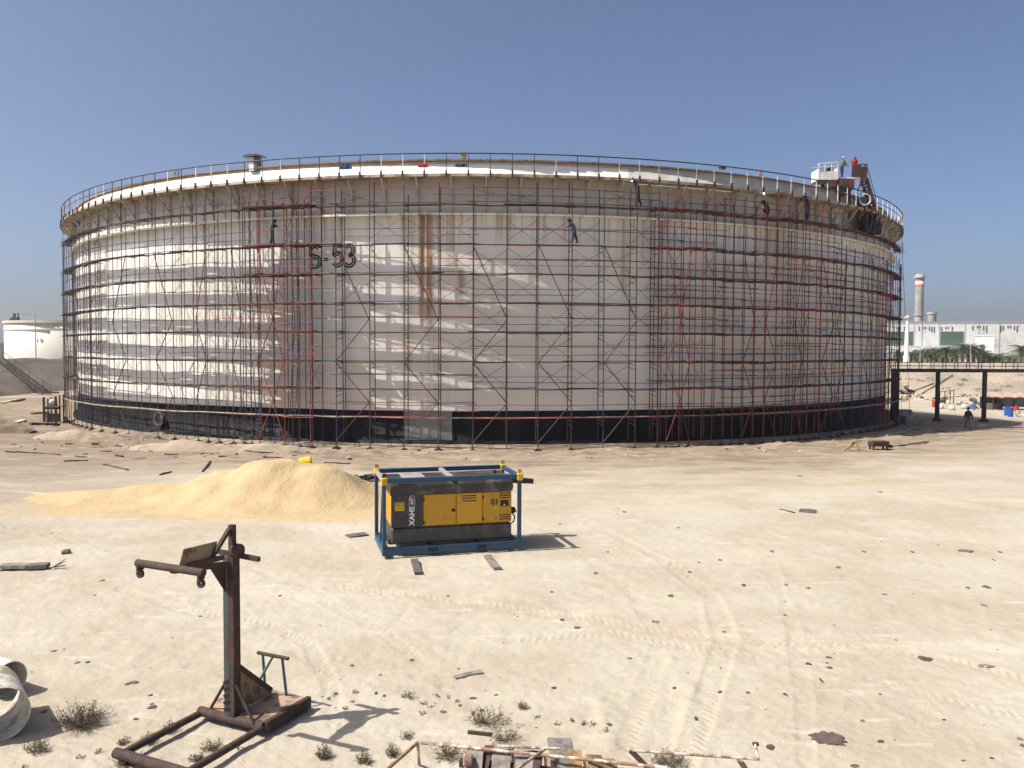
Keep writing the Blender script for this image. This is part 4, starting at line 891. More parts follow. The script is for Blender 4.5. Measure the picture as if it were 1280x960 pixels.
cpos = fr.matrix_basis if False else Matrix.Translation(A) @ Matrix.Rotation(ANG, 4, 'Z')
co_ = cpos @ Vector((.30, .20, ZB + .262))
comp = thing('air_compressor', 'yellow and charcoal compressor marked 01, standing in the blue lifting frame', 'compressor', co_, ANG)
CX, CY = 3.98, 1.95; z0b, z1b, z2b = .04, .58, 1.62
mb = MB(); mb.prism([(.02, .05, .02), (CX, .05, .02), (CX, 0, .12), (CX, 0, z1b), (.0, 0, z1b), (.0, 0, .12)], (0, 0, 0)) if False else None
fbox(comp, 'base_tray', M['charcoal'], 0, CX, 0, CY, z0b, z1b - .005, .06)
fbox(comp, 'housing', M['yellow_paint'], .02, CX - .02, .03, CY - .03, z1b, z2b, .02)
fbox(comp, 'grey_panel', M['charcoal'], .005, 1.02, -.012, .027, z1b, z2b, .008)
for x0, x1, lv in ((1.05, 2.10, None), (2.12, 2.98, 'mid'), (3.0, 3.965, 'end')):
    d = fbox(comp, 'door', M['yellow_paint'], x0, x1, -.02, .027, z1b + .03, z2b - .012, .015)
    def slots(par, xa, xb, zs):
        for z in zs: fbox(par, 'louvre_slot', M['rust_dark'], xa, xb, -.026, -.018, z, z + .035, .004)
    if lv is None: fbox(d, 'latch', M['black'], x1 - .15, x1 - .02, -.035, -.018, 1.02, 1.12, .01); [fbox(d, 'hinge', M['black'], x0 - .03, x0 + .03, -.03, -.018, z, z + .1, .005) for z in (z1b + .08, z2b - .2)]
    if lv == 'mid': slots(d, x0 + .17, x1 - .2, (1.33, 1.42, 1.50))
    if lv == 'end':
        slots(d, x1 - .42, x1 - .04, (1.39, 1.46, 1.53, .68, .75, .82)); [fbox(d, 'hinge', M['black'], x0 - .03, x0 + .03, -.03, -.018, z, z + .1, .005) for z in (z1b + .1, z2b - .22)]
        w = fbox(d, 'gauge_window', M['black'], x1 - .38, x1 - .1, -.03, -.018, 1.12, 1.33, .01); fbox(w, 'dial', M['white_mark'], x1 - .27, x1 - .22, -.034, -.029, 1.15, 1.19, .003)
        local_text('01', .27, 'painted_number', M['black_mark'], d, (x0 + .40, -.027, 1.27), (math.pi / 2, 0, 0)); fbox(d, 'sticker', M['sign_yellow'], x0 + .36, x0 + .52, -.0235, -.019, 1.03, 1.14, .001)
        fbox(d, 'cap', M['rust_dark'], x0 + .42, x0 + .47, -.025, -.018, .72, .76, .003)
local_text('XAHS', .235, 'painted_lettering', M['white_mark'], comp, (.67, -.0145, z1b + .36), (math.pi / 2, math.radians(-90), 0))
local_text('447', .15, 'painted_lettering', M['white_mark'], comp, (.67, -.0145, z1b + .82), (math.pi / 2, math.radians(-90), 0), .2)
mb = MB(); el_ = [(.67 + .09 * math.copysign(abs(math.cos(a)) ** .7, math.cos(a)), z1b + .82 + .19 * math.copysign(abs(math.sin(a)) ** .7, math.sin(a))) for a in [2 * math.pi * i / 28 for i in range(29)]]
for a, b in zip(el_[:-1], el_[1:]): mb.bar((a[0], -.0145, a[1]), (b[0], -.0145, b[1]), .004, .012)
mb.build('lettering_oval', M['white_mark'], comp)
pl = fbox(comp, 'warning_plate', M['sign_yellow'], .12, .42, -.018, -.0115, 1.12, 1.40, .002)
for z, xs in ((1.34, (.15, .2, .27, .33)), (1.29, (.16, .25, .34)), (1.2, (.18, .3))):
    for x in xs: fbox(pl, 'mark', M['black_mark'], x, x + .04, -.0205, -.0175, z, z + .022, .001)
mb = MB(); mb.prism([(-.02, -.03, z2b + .004), (-.02, CY + .03, z2b + .004), (-.02, CY + .03, z2b + .30), (-.02, CY - .2, z2b + .44), (-.02, .2, z2b + .44), (-.02, -.03, z2b + .30)], (CX + .04, 0, 0)); hood = mb.build('roof_hood', M['roof_dark'], comp)
for x in (1.55, 2.25, 3.2): fbox(hood, 'seam', M['black'], x, x + .02, -.036, .0, z2b + .01, z2b + .29, .002)
for x0, x1, y0, y1 in ((.45, 1.2, .3, 1.5), (2.0, 2.5, .25, 1.4), (2.7, 3.7, .3, 1.6)): fbox(hood, 'roof_plate', grey_steel if x0 < 2 else M['roof_dark'], x0, x1, y0, y1, z2b + .445, z2b + .47, .005)
mb = MB(); mb.tube((3.6, .9, z2b + .44), (3.6, .9, z2b + .58), .07, 10); mb.build('exhaust', M['rust_dark'], hood)
mb = MB(); mb.box((.5, -.0, z2b + .33), (.55, .02, .06)); mb.build('grab_strip', M['black'], hood)
# drawbar folded out at the right end, hose end
mb = MB(); mb.prism([(CX - .1, 1.45, 1.66), (CX + .9, 1.48, 1.60), (CX + 1.22, 1.58, 1.56), (CX + 1.22, 1.70, 1.56), (CX + .8, 1.9, 1.60), (CX - .1, 1.92, 1.66)], (0, 0, .16)); mb.bar((CX - .05, 1.5, 1.55), (CX + .45, 1.6, 1.5), .16, .14); mb.build('drawbar', M['black'], comp)
mb = MB(); mb.lathe([(.10, -.04), (.16, 0), (.10, .14), (.001, .16)], c=(CX + .10, .35, .86), n=10); mb.poly([(CX + .08, .35, .85), (CX + .2, .34, .68), (CX + .16, .34, .52), (CX + .05, .35, .45)], .025, 6); mb.build('valve', M['black'], comp)
mb = MB(); mb.box((.06, .35, .12), (.3, .4, .22), bevel=.05); mb.box((-.1, .8, .1), (.16, .3, .18), bevel=.04); mb.build('fuel_can', M['rust'], comp)
def plank(name, px0, py0, px1, py1, w, h, m, label, cat='plank', group=None, lift=0.0, tilt=0):
    a, b = gat(px0, py0), gat(px1, py1); c = (a + b) / 2; d = b - a; L = d.length; ang = math.atan2(d.y, d.x); mb = MB()
    n = max(2, int(L / .3)); hw = w / 2
    vs = []
    for i in range(n + 1):
        x = -L / 2 + L * i / n; j = random.uniform(-.02, .02) * w; bend = .012 * math.sin(i * 1.3)
        vs += [(x, -hw + j, bend), (x, hw + j, bend), (x, hw + j, h + bend), (x, -hw + j, h + bend)]
    fs = [(0, 1, 2, 3)[::-1], tuple(4 * n + q for q in (0, 1, 2, 3))] + [(4 * i + q, 4 * (i + 1) + q, 4 * (i + 1) + (q + 1) % 4, 4 * i + (q + 1) % 4)[::-1] for i in range(n) for q in range(4)]
    mb.add(vs, fs); o = mb.build(name, m); o.location = c + Vector((0, 0, .004 + lift)); o.rotation_euler = (tilt, math.atan2(a.z - b.z, L), ang); tag(o, label, cat, group); return o
plank('timber_bearer', 518, 702, 523, 719, .22, .09, M['flake_grey'], 'grey timber sticking out under the compressor frame, the left one of two')
plank('timber_bearer', 609, 697, 622, 713, .22, .09, M['wood_grey'], 'pale timber sticking out under the compressor frame, the right one of two')

# ------------------------------------------------------------------ rusty jib stand
S0 = gat(290, 911); SA = math.atan2(-.42, .905)       # x = across, y = away along the trolley
st = thing('jib_stand', 'tall rusty jib stand on a trolley base with a T-shaped hanging bar', 'jib stand', S0, SA)
si = st.matrix_basis.copy() if False else (Matrix.Translation(S0) @ Matrix.Rotation(SA, 4, 'Z')).inverted()
def sl(px, py, z): return si @ at(px, py, z + S0.z)
W2 = .70; zf = .16
for x, m in ((-W2, M['rust']), (W2, M['rust'])): mb = MB(); mb.tube((x, .12 if x < 0 else 1.15, zf), (x, -1.72, zf), .062, 12); mb.build('side_tube', m, st)
mb = MB(); mb.tube((-W2 - .05, 0.0, zf + .02), (W2 + .02, 0.0, zf + .02), .085, 14); mb.build('cross_tube', M['rust'], st)
mb = MB(); mb.tube((-W2 - .12, -1.72, zf), (W2 + .12, -1.72, zf), .085, 14); mb.build('front_tube', M['rust'], st)
mb = MB(); mb.box((.02, .60, zf + .075), (1.46, 1.12, .03)); mb.build('base_plate', M['orange_plate'], st)
mb = MB(); mb.bar((W2 + .03, .0, zf + .0), (W2 + .03, 1.2, zf + .0), .09, .2); mb.build('edge_channel', M['rust_dark'], st)
for x in (-.55, .62):
    mb = MB(); mb.lathe([(.001, -.05), (.09, -.05), (.10, 0), (.09, .05), (.001, .05)], c=(x, 1.12, .10), n=16, rot=Matrix.Rotation(math.pi / 2, 3, 'Y')); w = mb.build('caster', M['black'], st)
    mb = MB(); mb.bar((x - .08, 1.12, .10), (x - .08, 1.12, zf + .06), .03, .1); mb.bar((x + .08, 1.12, .10), (x + .08, 1.12, zf + .06), .03, .1); mb.build('caster_fork', M['rust_dark'], w)
for x in (-W2 + .05, W2 - .05): mb = MB(); mb.bar((x, -1.72, zf - .08), (x, -1.72, .0), .12, .1); mb.build('foot', M['rust_dark'], st)
PH = 3.05
mb = MB(); mb.bar((-.055, .0, zf), (-.055, .0, PH), .11, .13, up=(0, 1, 0)); mb.build('column_channel', M['green_steel'], st)
mb = MB(); mb.bar((.06, .02, zf + .1), (.06, .02, PH + .02), .11, .17, up=(0, 1, 0)); mb.build('column_channel', M['rust'], st)
mb = MB()
for z in np.arange(.35, .95, .12): mb.bar((-.11, -.075, z), (.0, -.07, z + .05), .02, .05)
mb.build('hazard_stripe', M['black'], st)
mb = MB(); mb.prism([(.0, .09, zf + .10), (.0, 1.02, zf + .10), (.0, .95, zf + .2), (.0, .09, 1.10)], (.02, 0, 0)); mb.build('gusset_plate', M['rust_plate'], st)
mb = MB(); mb.bar((.01, .09, 1.12), (.01, 1.0, zf + .16), .05, .09); mb.build('gusset_edge', M['rust_dark'], st)
for x in (-.62, .62): mb = MB(); mb.tube((x * .9, -.06 if x > 0 else 0.05, zf + .06), (x * .08, -.02, .92), .028, 8); mb.build('stay', M['rust'], st)
# upper arm
jib0, jib1 = Vector((0, 0, PH - .12)), Vector((0, -1.28, PH + .06))
mb = MB(); mb.bar(jib0, jib1, .10, .09); mb.build('boom', M['rust'], st)
tb = jib1 + Vector((0, -.05, 0))
mb = MB(); mb.tube(tb + Vector((-.72, 0, .06)), tb + Vector((.72, 0, .06)), .062, 14); bar = mb.build('hanging_bar', M['rust'], st)
for x in (-.66, .66):
    mb = MB(); c = tb + Vector((x, 0, -.06)); rot = Matrix.Rotation(math.pi / 2, 3, 'X')
    mb.lathe([(.028, -.02), (.075, -.02), (.075, .02), (.028, .02), (.028, -.02)], c=c - Vector((0, 0, .05)), n=14, rot=rot, smooth=False); mb.bar(c + Vector((0, 0, .09)), c - Vector((0, 0, -.01)), .13, .04, up=(1, 0, 0)); mb.build('lifting_eye', M['rust_dark'], bar)
mb = MB(); mb.bar((.03, .02, PH), (.03, .02, PH + .56), .10, .09, up=(0, 1, 0)); mb.build('mast', M['rust'], st)
mb = MB(); mb.bar((.02, -.03, PH + .50), (.02, -.52, PH + .02), .07, .06); mb.build('stay', M['rust'], st)
mb = MB(); mb.prism([(.0, -1.16, PH + .10), (.0, -.42, PH + .06), (-.06, -.26, PH + .32), (-.06, -1.00, PH + .34)], (.02, 0, .005)); mb.build('cover_plate', M['rust_plate'], st)
mb = MB(); mb.bar((.03, -1.18, PH + .08), (.03, -.2, PH + .04), .07, .08); mb.build('plate_channel', M['rust_dark'], st)
mb = MB(); mb.prism([(-.04, -.08, PH - .10), (-.04, -.50, PH - .02), (-.04, -.08, PH - .62)], (.02, 0, 0)); mb.build('bracket', M['rust_dark'], st)
mb = MB(); mb.bar((-.42, .14, PH + .02), (.52, .14, PH - .02), .07, .08); mb.build('side_arm', M['rust'], st)
mb = MB(); mb.lathe([(.001, -.07), (.13, -.07), (.13, .07), (.001, .07)], c=(.10, .05, PH + .10), n=18, rot=Matrix.Rotation(math.pi / 2, 3, 'Y'), smooth=False); mb.build('pulley', M['rust_dark'], st)
mb = MB(); mb.tube((-.30, 1.0, .98), (.42, 1.0, .98), .034, 10); hd = mb.build('push_handle', M['rust'], st)
for x, x2 in ((-.18, -.18), (.28, .32)): mb = MB(); mb.tube((x, 1.0, .95), (x2, 1.06, zf + .07), .026, 8); mb.build('handle_leg', M['teal'], hd)
mb = MB(); mb.tube((.05, 1.0, .95), (-.12, .70, .42), .026, 8); mb.build('handle_strut', M['teal'], hd)

# ------------------------------------------------------------------ white pipe pieces at the lower left
def pipe_piece(px, py, r, L, yaw, label, m):
    c = at(px, py, r); c.z = gz(c.x, c.y) + r; rot = (Matrix.Rotation(yaw, 3, 'Z') @ Matrix.Rotation(math.pi / 2, 3, 'Y'))
    mb = MB(); mb.lathe([(r, 0), (r, -L), (r - .012, -L), (r - .012, 0), (r, 0)], n=40, rot=rot); mb.sm = [True] * len(mb.sm); o = mb.build('pipe_piece', m); fix_normals(o); o.location = c
    md = o.modifiers.new('e', 'EDGE_SPLIT'); md.split_angle = R_(40); tag(o, label, 'pipe'); return o
pipe_white = paint('pipe_white', (.64, .60, .51), (.30, .22, .14), .45, 3.5, rough=.5)
pipe_piece(13, 848, .33, 1.9, R_(-28), 'white pipe piece lying behind the other one at the left edge', pipe_white)
pipe_piece(0, 893, .46, 1.3, R_(-52), 'wide white pipe piece at the left edge, its open end towards the camera', pipe_white)

# ------------------------------------------------------------------ scrap rack at the bottom edge
zr = .62
q0 = gat(595, 955); rk = thing('scrap_rack', 'rusty pipe rack with grey boards and corrugated scrap at the bottom edge', 'scrap rack', q0)
K = lambda px, py, z: at(px, py, q0.z + z) - q0
wp = paint('pipe_peeling', (.60, .52, .42), (.20, .10, .06), .6, 6, rough=.8)
mb = MB(); mb.tube(K(522, 928, zr), K(835, 960, zr), .026, 8); mb.build('top_pipe', wp, rk)
mb = MB(); mb.tube(K(522, 928, zr), K(480, 965, zr - .1), .028, 8); mb.build('end_pipe', M['wood_tan'], rk)
mb = MB(); mb.tube(K(522, 928, zr), K(524, 955, .05), .026, 8); mb.build('leg', wp, rk)
mb = MB(); mb.tube(K(835, 960, zr), K(835, 985, .02), .026, 8); mb.build('leg', wp, rk)
mb = MB(); mb.tube(K(684, 934, zr + .03), K(640, 966, zr + .03), .024, 8); mb.build('brace', wp, rk)
mb = MB(); mb.tube(K(614, 932, zr + .05), K(700, 936, zr + .05), .022, 8); mb.build('lower_pipe', wp, rk)
mb = MB(); mb.bar(K(585, 915, zr + .0), K(617, 918.5, zr + .0), .05); mb.build('loose_bar', M['wood_dark'], rk)
mb = MB(); mb.bar(K(617, 917, zr), K(616, 935, zr), .035); mb.build('stub', wp, rk)
bx = [(594, 942, .26, 'wood_grey', .1), (612, 938, .14, 'rust_dark', -.1), (628, 942, .28, 'wood_grey', .08), (641, 938, .10, 'wood_tan', -.5), (657, 942, .28, 'wood_grey', 0), (672, 945, .16, 'rust', 0), (699, 929, .40, 'wood_grey', .35), (718, 944, .22, 'wood_tan', .1), (742, 950, .26, 'rust_plate', .5), (760, 955, .22, 'rust_plate', .5)]
for i, (px, py, w, m, ln) in enumerate(bx):
    a = K(px, py - 6, zr - .02); b = a + Vector((ln * .6 - .1, -.75, -.42)); mb = MB(); mb.bar(a, b, w, .03, up=(0, .5, .85)); mb.build('board', M[m], rk)
mb = MB(); sh = [K(600, 938, .34), K(745, 952, .34)]; n = 36; d = (sh[1] - sh[0]); vs = []
for i in range(n + 1):
    p_ = sh[0] + d * (i / n); z = .03 * math.cos(i * math.pi)
    vs += [p_ + Vector((0, 0, z)), p_ + Vector((0, -.9, z - .3))]
mb.add(vs, [(2 * i, 2 * i + 1, 2 * i + 3, 2 * i + 2) for i in range(n)]); mb.build('corrugated_sheet', M['orange_plate'], rk)
mb = MB(); mb.bar(K(575, 953, .4), K(700, 966, .4), .12, .1); mb.build('bottom_beam', M['rust_dark'], rk)
mb = MB(); mb.box(K(585, 950, .55), (.14, .2, .12), bevel=.02); mb.build('brick_block', M['orange_plate'], rk)
q1 = gat(860, 955); rl = thing('loose_railing', 'thin rusty white pipe railing with a bent up end, right of the scrap rack', 'railing', q1)
K1 = lambda px, py, z: at(px, py, q1.z + z) - q1
mb = MB(); mb.tube(K1(787, 938, .5), K1(948, 949, .5), .022, 8); mb.build('rail', wp, rl)
mb = MB(); mb.tube(K1(948, 949, .5), K1(944, 930, .5), .022, 8); mb.build('bent_end', wp, rl)
mb = MB(); mb.bar(K1(941, 930, .5), K1(948, 930, .5), .06, .04); mb.build('end_tab', M['rust_dark'], rl)
mb = MB(); mb.bar(K1(788, 938, .5), K1(818, 968, .25), .10, .03); mb.build('flat_leg', M['rust_dark'], rl)
mb = MB(); mb.bar(K1(925, 951, .47), K1(940, 974, .02), .10, .03); mb.build('flat_leg', M['wood_grey'], rl)

# ------------------------------------------------------------------ small things on the sand
def flake(name, px, py, wpx, hpx, m, label, cat='debris', group=None, th=.02, n=11, ang=0):
    c = gat(px, py); sc = F_PX / c.y; w = wpx / sc; d = hpx / sc * c.y / CAM_H * .98; mb = MB(); top, bot = [], []
    for i in range(n):
        a = 2 * math.pi * i / n; r = random.uniform(.72, 1.1); x, y = math.cos(a) * w / 2 * r, math.sin(a) * d / 2 * r
        z = gz(c.x + x, c.y + y) - c.z; top.append((x, y, z + th * random.uniform(.5, 1.2))); bot.append((x * 1.02, y * 1.02, z - .02))
    vs = top + bot; fs = [tuple(range(n))] + [(i, n + i, n + (i + 1) % n, (i + 1) % n) for i in range(n)]
    mb.add(vs, fs); o = mb.build(name, m); o.location = c; fix_normals(o); tag(o, label, cat, group); return o
flake('scorched_mat', 1035, 924, 44, 22, M['flake'], 'large ragged dark brown patch of sheet lying on the sand at the lower right', 'sheet', n=26, th=.025)
flake('rust_flake', 1157, 824, 18, 7, M['flake'], 'ragged dark flake at the right, second in size to the large brown patch', th=.02, n=14)
G1 = 'dark rust flakes scattered over the sand'
spots = [(190, 884, 12, 5), (160, 855, 7, 4), (168, 853, 14, 4), (96, 829, 7, 4), (110, 828, 6, 3), (67, 814, 9, 3), (55, 890, 8, 4), (170, 899, 7, 3), (188, 869, 6, 3), (190, 880, 5, 3), (440, 832, 5, 3), (475, 844, 5, 2), (515, 825, 6, 3), (573, 836, 4, 2), (591, 873, 10, 3), (620, 869, 6, 2), (470, 867, 4, 3), (575, 882, 5, 3),
         (1011, 830, 9, 4), (1036, 822, 8, 4), (1034, 829, 6, 2), (1037, 835, 10, 3), (1027, 851, 4, 7), (1100, 868, 4, 2), (1078, 901, 7, 3), (1101, 927, 9, 4), (1234, 833, 22, 4), (1068, 958, 14, 4), (963, 934, 12, 7), (981, 868, 6, 4), (1234, 734, 9, 4), (1230, 757, 8, 4), (1275, 924, 8, 5), (1278, 932, 7, 4), (1204, 951, 7, 2), (1240, 948, 7, 2), (1048, 709, 8, 3), (982, 769, 6, 2), (1105, 743, 7, 2), (982, 731, 5, 3),
         (722, 785, 10, 4), (703, 775, 7, 3), (820, 778, 12, 5), (838, 745, 9, 4), (930, 732, 6, 3), (900, 866, 5, 3), (843, 860, 5, 3), (935, 866, 6, 3), (787, 823, 8, 2), (762, 906, 8, 4), (692, 860, 8, 3), (745, 717, 6, 3), (1010, 735, 6, 3), (862, 715, 5, 2), (965, 690, 6, 2), (1080, 690, 5, 2), (905, 790, 5, 2), (760, 690, 4, 2), (1140, 690, 5, 2), (250, 770, 5, 2), (128, 726, 6, 3), (350, 745, 5, 2), (560, 745, 5, 2), (690, 740, 5, 2), (870, 900, 5, 3), (1180, 900, 6, 2), (1120, 800, 4, 2), (1250, 690, 6, 2), (780, 640, 5, 2), (848, 660, 5, 1.5), (700, 655, 4, 1.5), (1000, 595, 6, 1.5), (1100, 615, 6, 1.5), (900, 700, 5, 2), (1210, 735, 5, 2), (480, 870, 5, 3)]
for i, (x, y, w, h) in enumerate(spots): flake('rust_flake', x, y, w, h, M['flake'] if random.random() < .75 else M['flake_grey'], 'small dark rust flake lying on the pale sand', 'debris', G1, n=random.choice((7, 8, 9)), th=.012)
for i in range(55):
    y = 600 + 330 * random.random() ** .8; x = random.uniform(20, 1270)
    if 60 < x < 480 and y < 655: continue
    if 440 < x < 740 and y < 725: continue
    flake('rust_flake', x, y, random.uniform(1.8, 4), random.uniform(.6, 1.3), M['flake'], 'small dark rust flake lying on the pale sand', 'debris', G1, n=6, th=.01)
plank('grey_plank', 568, 848, 602, 841, .15, .03, M['wood_grey'], 'grey plank lying alone on the sand, right of the jib stand')
plank('steel_plate', 999, 638.5, 1020, 640, .75, .03, M['flake_grey'], 'flat dark grey plate lying on the sand right of the compressor', 'plate')
plank('thin_bar', 975, 637, 993, 641.5, .08, .03, M['wood_dark'], 'thin bar lying on the sand just left of the dark grey plate', 'bar')
plank('steel_plate', 1199, 688, 1215, 690.5, .28, .03, M['flake_grey'], 'small grey plate lying on the sand near the right edge', 'plate')
plank('steel_plate', 434, 671, 458, 668, .45, .03, M['flake_grey'], 'flat grey plate in front of the sand pile, left of the compressor', 'plate')
plank('broken_board', 0, 712, 36, 712, .34, .10, M['wood_grey'], 'broken board with a pale tip lying at the left edge, left piece', 'board', lift=.05)
plank('broken_board', 36, 712, 60, 711, .36, .12, M['flake_grey'], 'grey broken board with a dark splintered end at the left edge, right piece', 'board', lift=.03)
o = gat(66, 711); mb = MB()
for i in range(9): a = random.uniform(-.5, .5); mb.tube((0, random.uniform(-.1, .1), .05), (.28 * math.cos(a) + .1, .25 * math.sin(a), random.uniform(.04, .3)), .014, 5, .004)
ob = mb.build('twig_bunch', M['black']); ob.location = o; tag(ob, 'bunch of black twigs at the splintered end of the grey board', 'twigs')
def rock(px, py, w, m, label, cat='stone', group=None, name='stone', flat=.6):
    c = gat(px, py); bm = bmesh.new(); bmesh.ops.create_icosphere(bm, subdivisions=2, radius=w / 2)
    for v in bm.verts: v.co *= random.uniform(.82, 1.12); v.co.z *= flat
    me = bpy.data.meshes.new(name); bm.to_mesh(me); bm.free(); me.materials.append(m); o = bpy.data.objects.new(name, me); COL.objects.link(o); o.location = c + Vector((0, 0, w * flat * .3)); o.rotation_euler = (0, 0, random.uniform(0, 6)); tag(o, label, cat, group); return o
rock(83, 692, .32, M['flake_grey'], 'lone grey stone on the sand at the left, above the broken boards')
G2 = 'rubble stones at the foot of the tank'
for i in range(110):
    th = random.uniform(-.62, .62) if i > 40 else random.uniform(-.8, -.25); d = random.uniform(3.0, 10 if i > 30 else 14); c = onring(th, TR + d, 0); mm = random.choice(('stone', 'stone', 'stone', 'flake_grey'))
    bm = bmesh.new(); w = random.uniform(.08, .30) * (1 if i % 9 else 1.5); bmesh.ops.create_icosphere(bm, subdivisions=1, radius=w / 2)
    for v in bm.verts: v.co *= random.uniform(.75, 1.2); v.co.z *= .6
    me = bpy.data.meshes.new('rubble_stone'); bm.to_mesh(me); bm.free(); me.materials.append(M[mm]); o = bpy.data.objects.new('rubble_stone', me); COL.objects.link(o); o.location = Vector((c.x, c.y, gz(c.x, c.y) + w * .15)); o.rotation_euler = (0, 0, random.random() * 6); tag(o, 'rubble stone lying in the disturbed soil at the foot of the tank', 'stone', G2)
for x0, y0, x1, y1, lab in ((129, 581, 160, 588, 'dark bar lying on the brown soil, left of the sand pile'), (200, 594, 214, 590, 'short bent dark pipe lying just left of the sand pile top'), (253, 590, 263, 577, 'thin dark stick standing askew behind the left of the sand pile'), (80, 577, 110, 576, 'thin dark pole on the soil near the left scaffold feet'), (405, 579, 438, 580, 'dark pole lying behind the sand pile, right of the yellow drum'), (20, 565, 75, 569, 'long thin dark pole on the soil at the far left')):
    plank('loose_bar', x0, y0, x1, y1, .09, .06, M['wood_dark'], lab, 'bar')
# yellow drum behind the sand pile
c = gat(382, 586); mb = MB(); dr = thing('yellow_drum', 'bright yellow open drum lying half hidden behind the sand pile', 'drum', c, R_(10)); rot = Matrix.Rotation(R_(80), 3, 'Y')
mb.lathe([(.001, -.38), (.36, -.38), (.38, -.36), (.38, -.1), (.395, -.08), (.38, -.06), (.38, .36), (.34, .38), (.34, -.3), (.001, -.3)], c=(0, 0, .40), n=24, rot=rot, smooth=False); mb.build('drum_body', M['yellow_bright'], dr); dr.scale = (.85, .85, .85)
mb = MB(); mb.poly([(-.45, -.1, .35), (-.55, -.1, .45), (-.52, 0, .62), (-.4, .05, .66)], .03, 6); mb.build('handle', M['yellow_bright'], dr)
# coil of black cable
c = gat(455, 601); mb = MB()
for i in range(16):
    pts = []; ox, oy = random.uniform(-.55, .55), random.uniform(-.25, .25); rx, ry = random.uniform(.25, .6), random.uniform(.12, .35); ph = random.random() * 6
    for j in range(16): a = ph + j / 15 * random.choice((6.3, 5.0, 6.3)); pts.append((ox + rx * math.cos(a), oy + ry * math.sin(a), .05 + .16 * random.random() * (1 if j % 3 else .5) + .12 * (i % 4) / 3))
    mb.poly(pts, .028, 6)
ob = mb.build('cable_coil', M['black']); ob.location = c; tag(ob, 'tangled coil of black cable on the ground behind the left of the compressor', 'cable')
# yellow trestle and rusty junk, right in front of the tank
c = gat(1066, 563); tr = thing('yellow_trestle', 'small tilted yellow and wooden trestle right of the scaffold feet', 'trestle', c, .3)
for a, b in (((-.7, 0, .02), (.3, .1, .55)), ((-.1, .3, .02), (.35, .1, .62)), ((.3, -.2, .02), (.32, .1, .7))): mb = MB(); mb.bar(a, b, .09, .07); mb.build('leg', M['wood_tan'], tr)
mb = MB(); mb.bar((-.1, .1, .52), (.75, .12, .62), .12, .1); mb.build('beam', M['yellow_bright'], tr)
c = gat(1098, 562); jk = thing('rusty_box', 'low rusty box on short legs beside the yellow trestle', 'box', c, .2)
mb = MB(); mb.box((0, 0, .42), (1.3, .6, .35), bevel=.05); mb.build('body', M['rust'], jk)
for x in (-.5, .5):
    for y in (-.2, .2): mb = MB(); mb.bar((x, y, .0), (x, y, .25), .1); mb.build('leg', M['rust_dark'], jk)
mb = MB(); mb.tube((.5, -.1, .3), (.95, -.1, .2), .1, 8); mb.build('spout', M['black'], jk)
for x0, y0, x1, y1, w, m, lab in ((1110, 560, 1160, 553, .12, 'flake_grey', 'long grey pole on the ground right of the rusty box'), (1108, 545, 1130, 541, .2, 'deck_pale', 'pale plank on the shaded ground near the right end of the tank'), (1080, 537, 1118, 531, .1, 'tube_red', 'red pipe lying at the foot of the right scaffold, the upper one'), (1076, 541, 1106, 538, .1, 'tube_red', 'red pipe lying at the foot of the right scaffold, the lower one'), (1140, 538, 1180, 540, .12, 'wood_dark', 'dark pole lying in the tank shadow right of the concrete block')):
    plank('loose_pole', x0, y0, x1, y1, w, .1, M[m], lab, 'pole')

# ------------------------------------------------------------------ dry plants
def shrub(px, py, wpx, hpx, label, n, m='shrub', group=None, sparse=False):
    c = gat(px, py); sc = F_PX / c.y; w = wpx / sc; h = hpx / sc; mb = MB()
    for i in range(n):
        a = random.uniform(0, 6.28); r0 = random.random() ** 1.5 * .3 * w; rr = random.uniform(.15, .55) * w; hh = h * random.uniform(.2, 1.0) * (1.15 - rr / w); b0 = Vector((math.cos(a) * r0, math.sin(a) * r0 * .8, -.01)); a2 = a + random.uniform(-.6, .6)
        tip = Vector((math.cos(a2) * rr, math.sin(a2) * rr, hh)); mid = b0.lerp(tip, .5) + Vector((random.uniform(-.06, .06), random.uniform(-.06, .06), hh * random.uniform(-.05, .2))); mb.poly([b0, mid, tip], [.0045, .0035, .0015], 3, 0, False)
        for j in range(random.randint(3, 6)):
            q = random.uniform(.3, 1); o = b0.lerp(mid, q * 2) if q < .5 else mid.lerp(tip, q * 2 - 1); d = Vector((random.uniform(-1, 1), random.uniform(-1, 1), random.uniform(-.2, .9))).normalized() * random.uniform(.03, .11) * min(1, w * 1.6)
            mb.poly([o, o + d * .6 + Vector((0, 0, .01)), o + d], [.0025, .002, .001], 3, 0, False)
            for l in range(random.randint(1, 3)):
                e = o + d * random.uniform(.3, 1); f = Vector((random.uniform(-1, 1), random.uniform(-1, 1), random.uniform(-.3, 1))).normalized() * random.uniform(.012, .032); s_ = f.cross(Vector((random.random(), random.random(), .3))).normalized() * random.uniform(.004, .008); mb.add([e - s_, e + s_, e + f], [(0, 1, 2)], 1 if random.random() < .5 else 0)
    o = mb.build('dry_shrub', [M[m], M['shrub_green'] if m == 'shrub' else M['shrub']]); o.location = c; tag(o, label, 'shrub', group)
shrub(100, 906, 78, 28, 'widest dry shrub, spreading on the sand right of the white pipes', 190)
shrub(45, 940, 36, 20, 'low brown shrub below the white pipes at the lower left', 60)
shrub(212, 915, 26, 16, 'small dry shrub just behind the left tube of the jib stand', 45)
shrub(186, 929, 28, 14, 'low dry shrub inside the left corner of the jib stand', 45, 'shrub_green')
shrub(153, 930, 16, 14, 'tiny dry shrub left of the jib stand base', 22)
shrub(266, 937, 30, 14, 'dry shrub growing between the two base tubes of the jib stand, right one', 45)
shrub(246, 951, 22, 12, 'green dry shrub between the two base tubes of the jib stand, left one', 36, 'shrub_green')
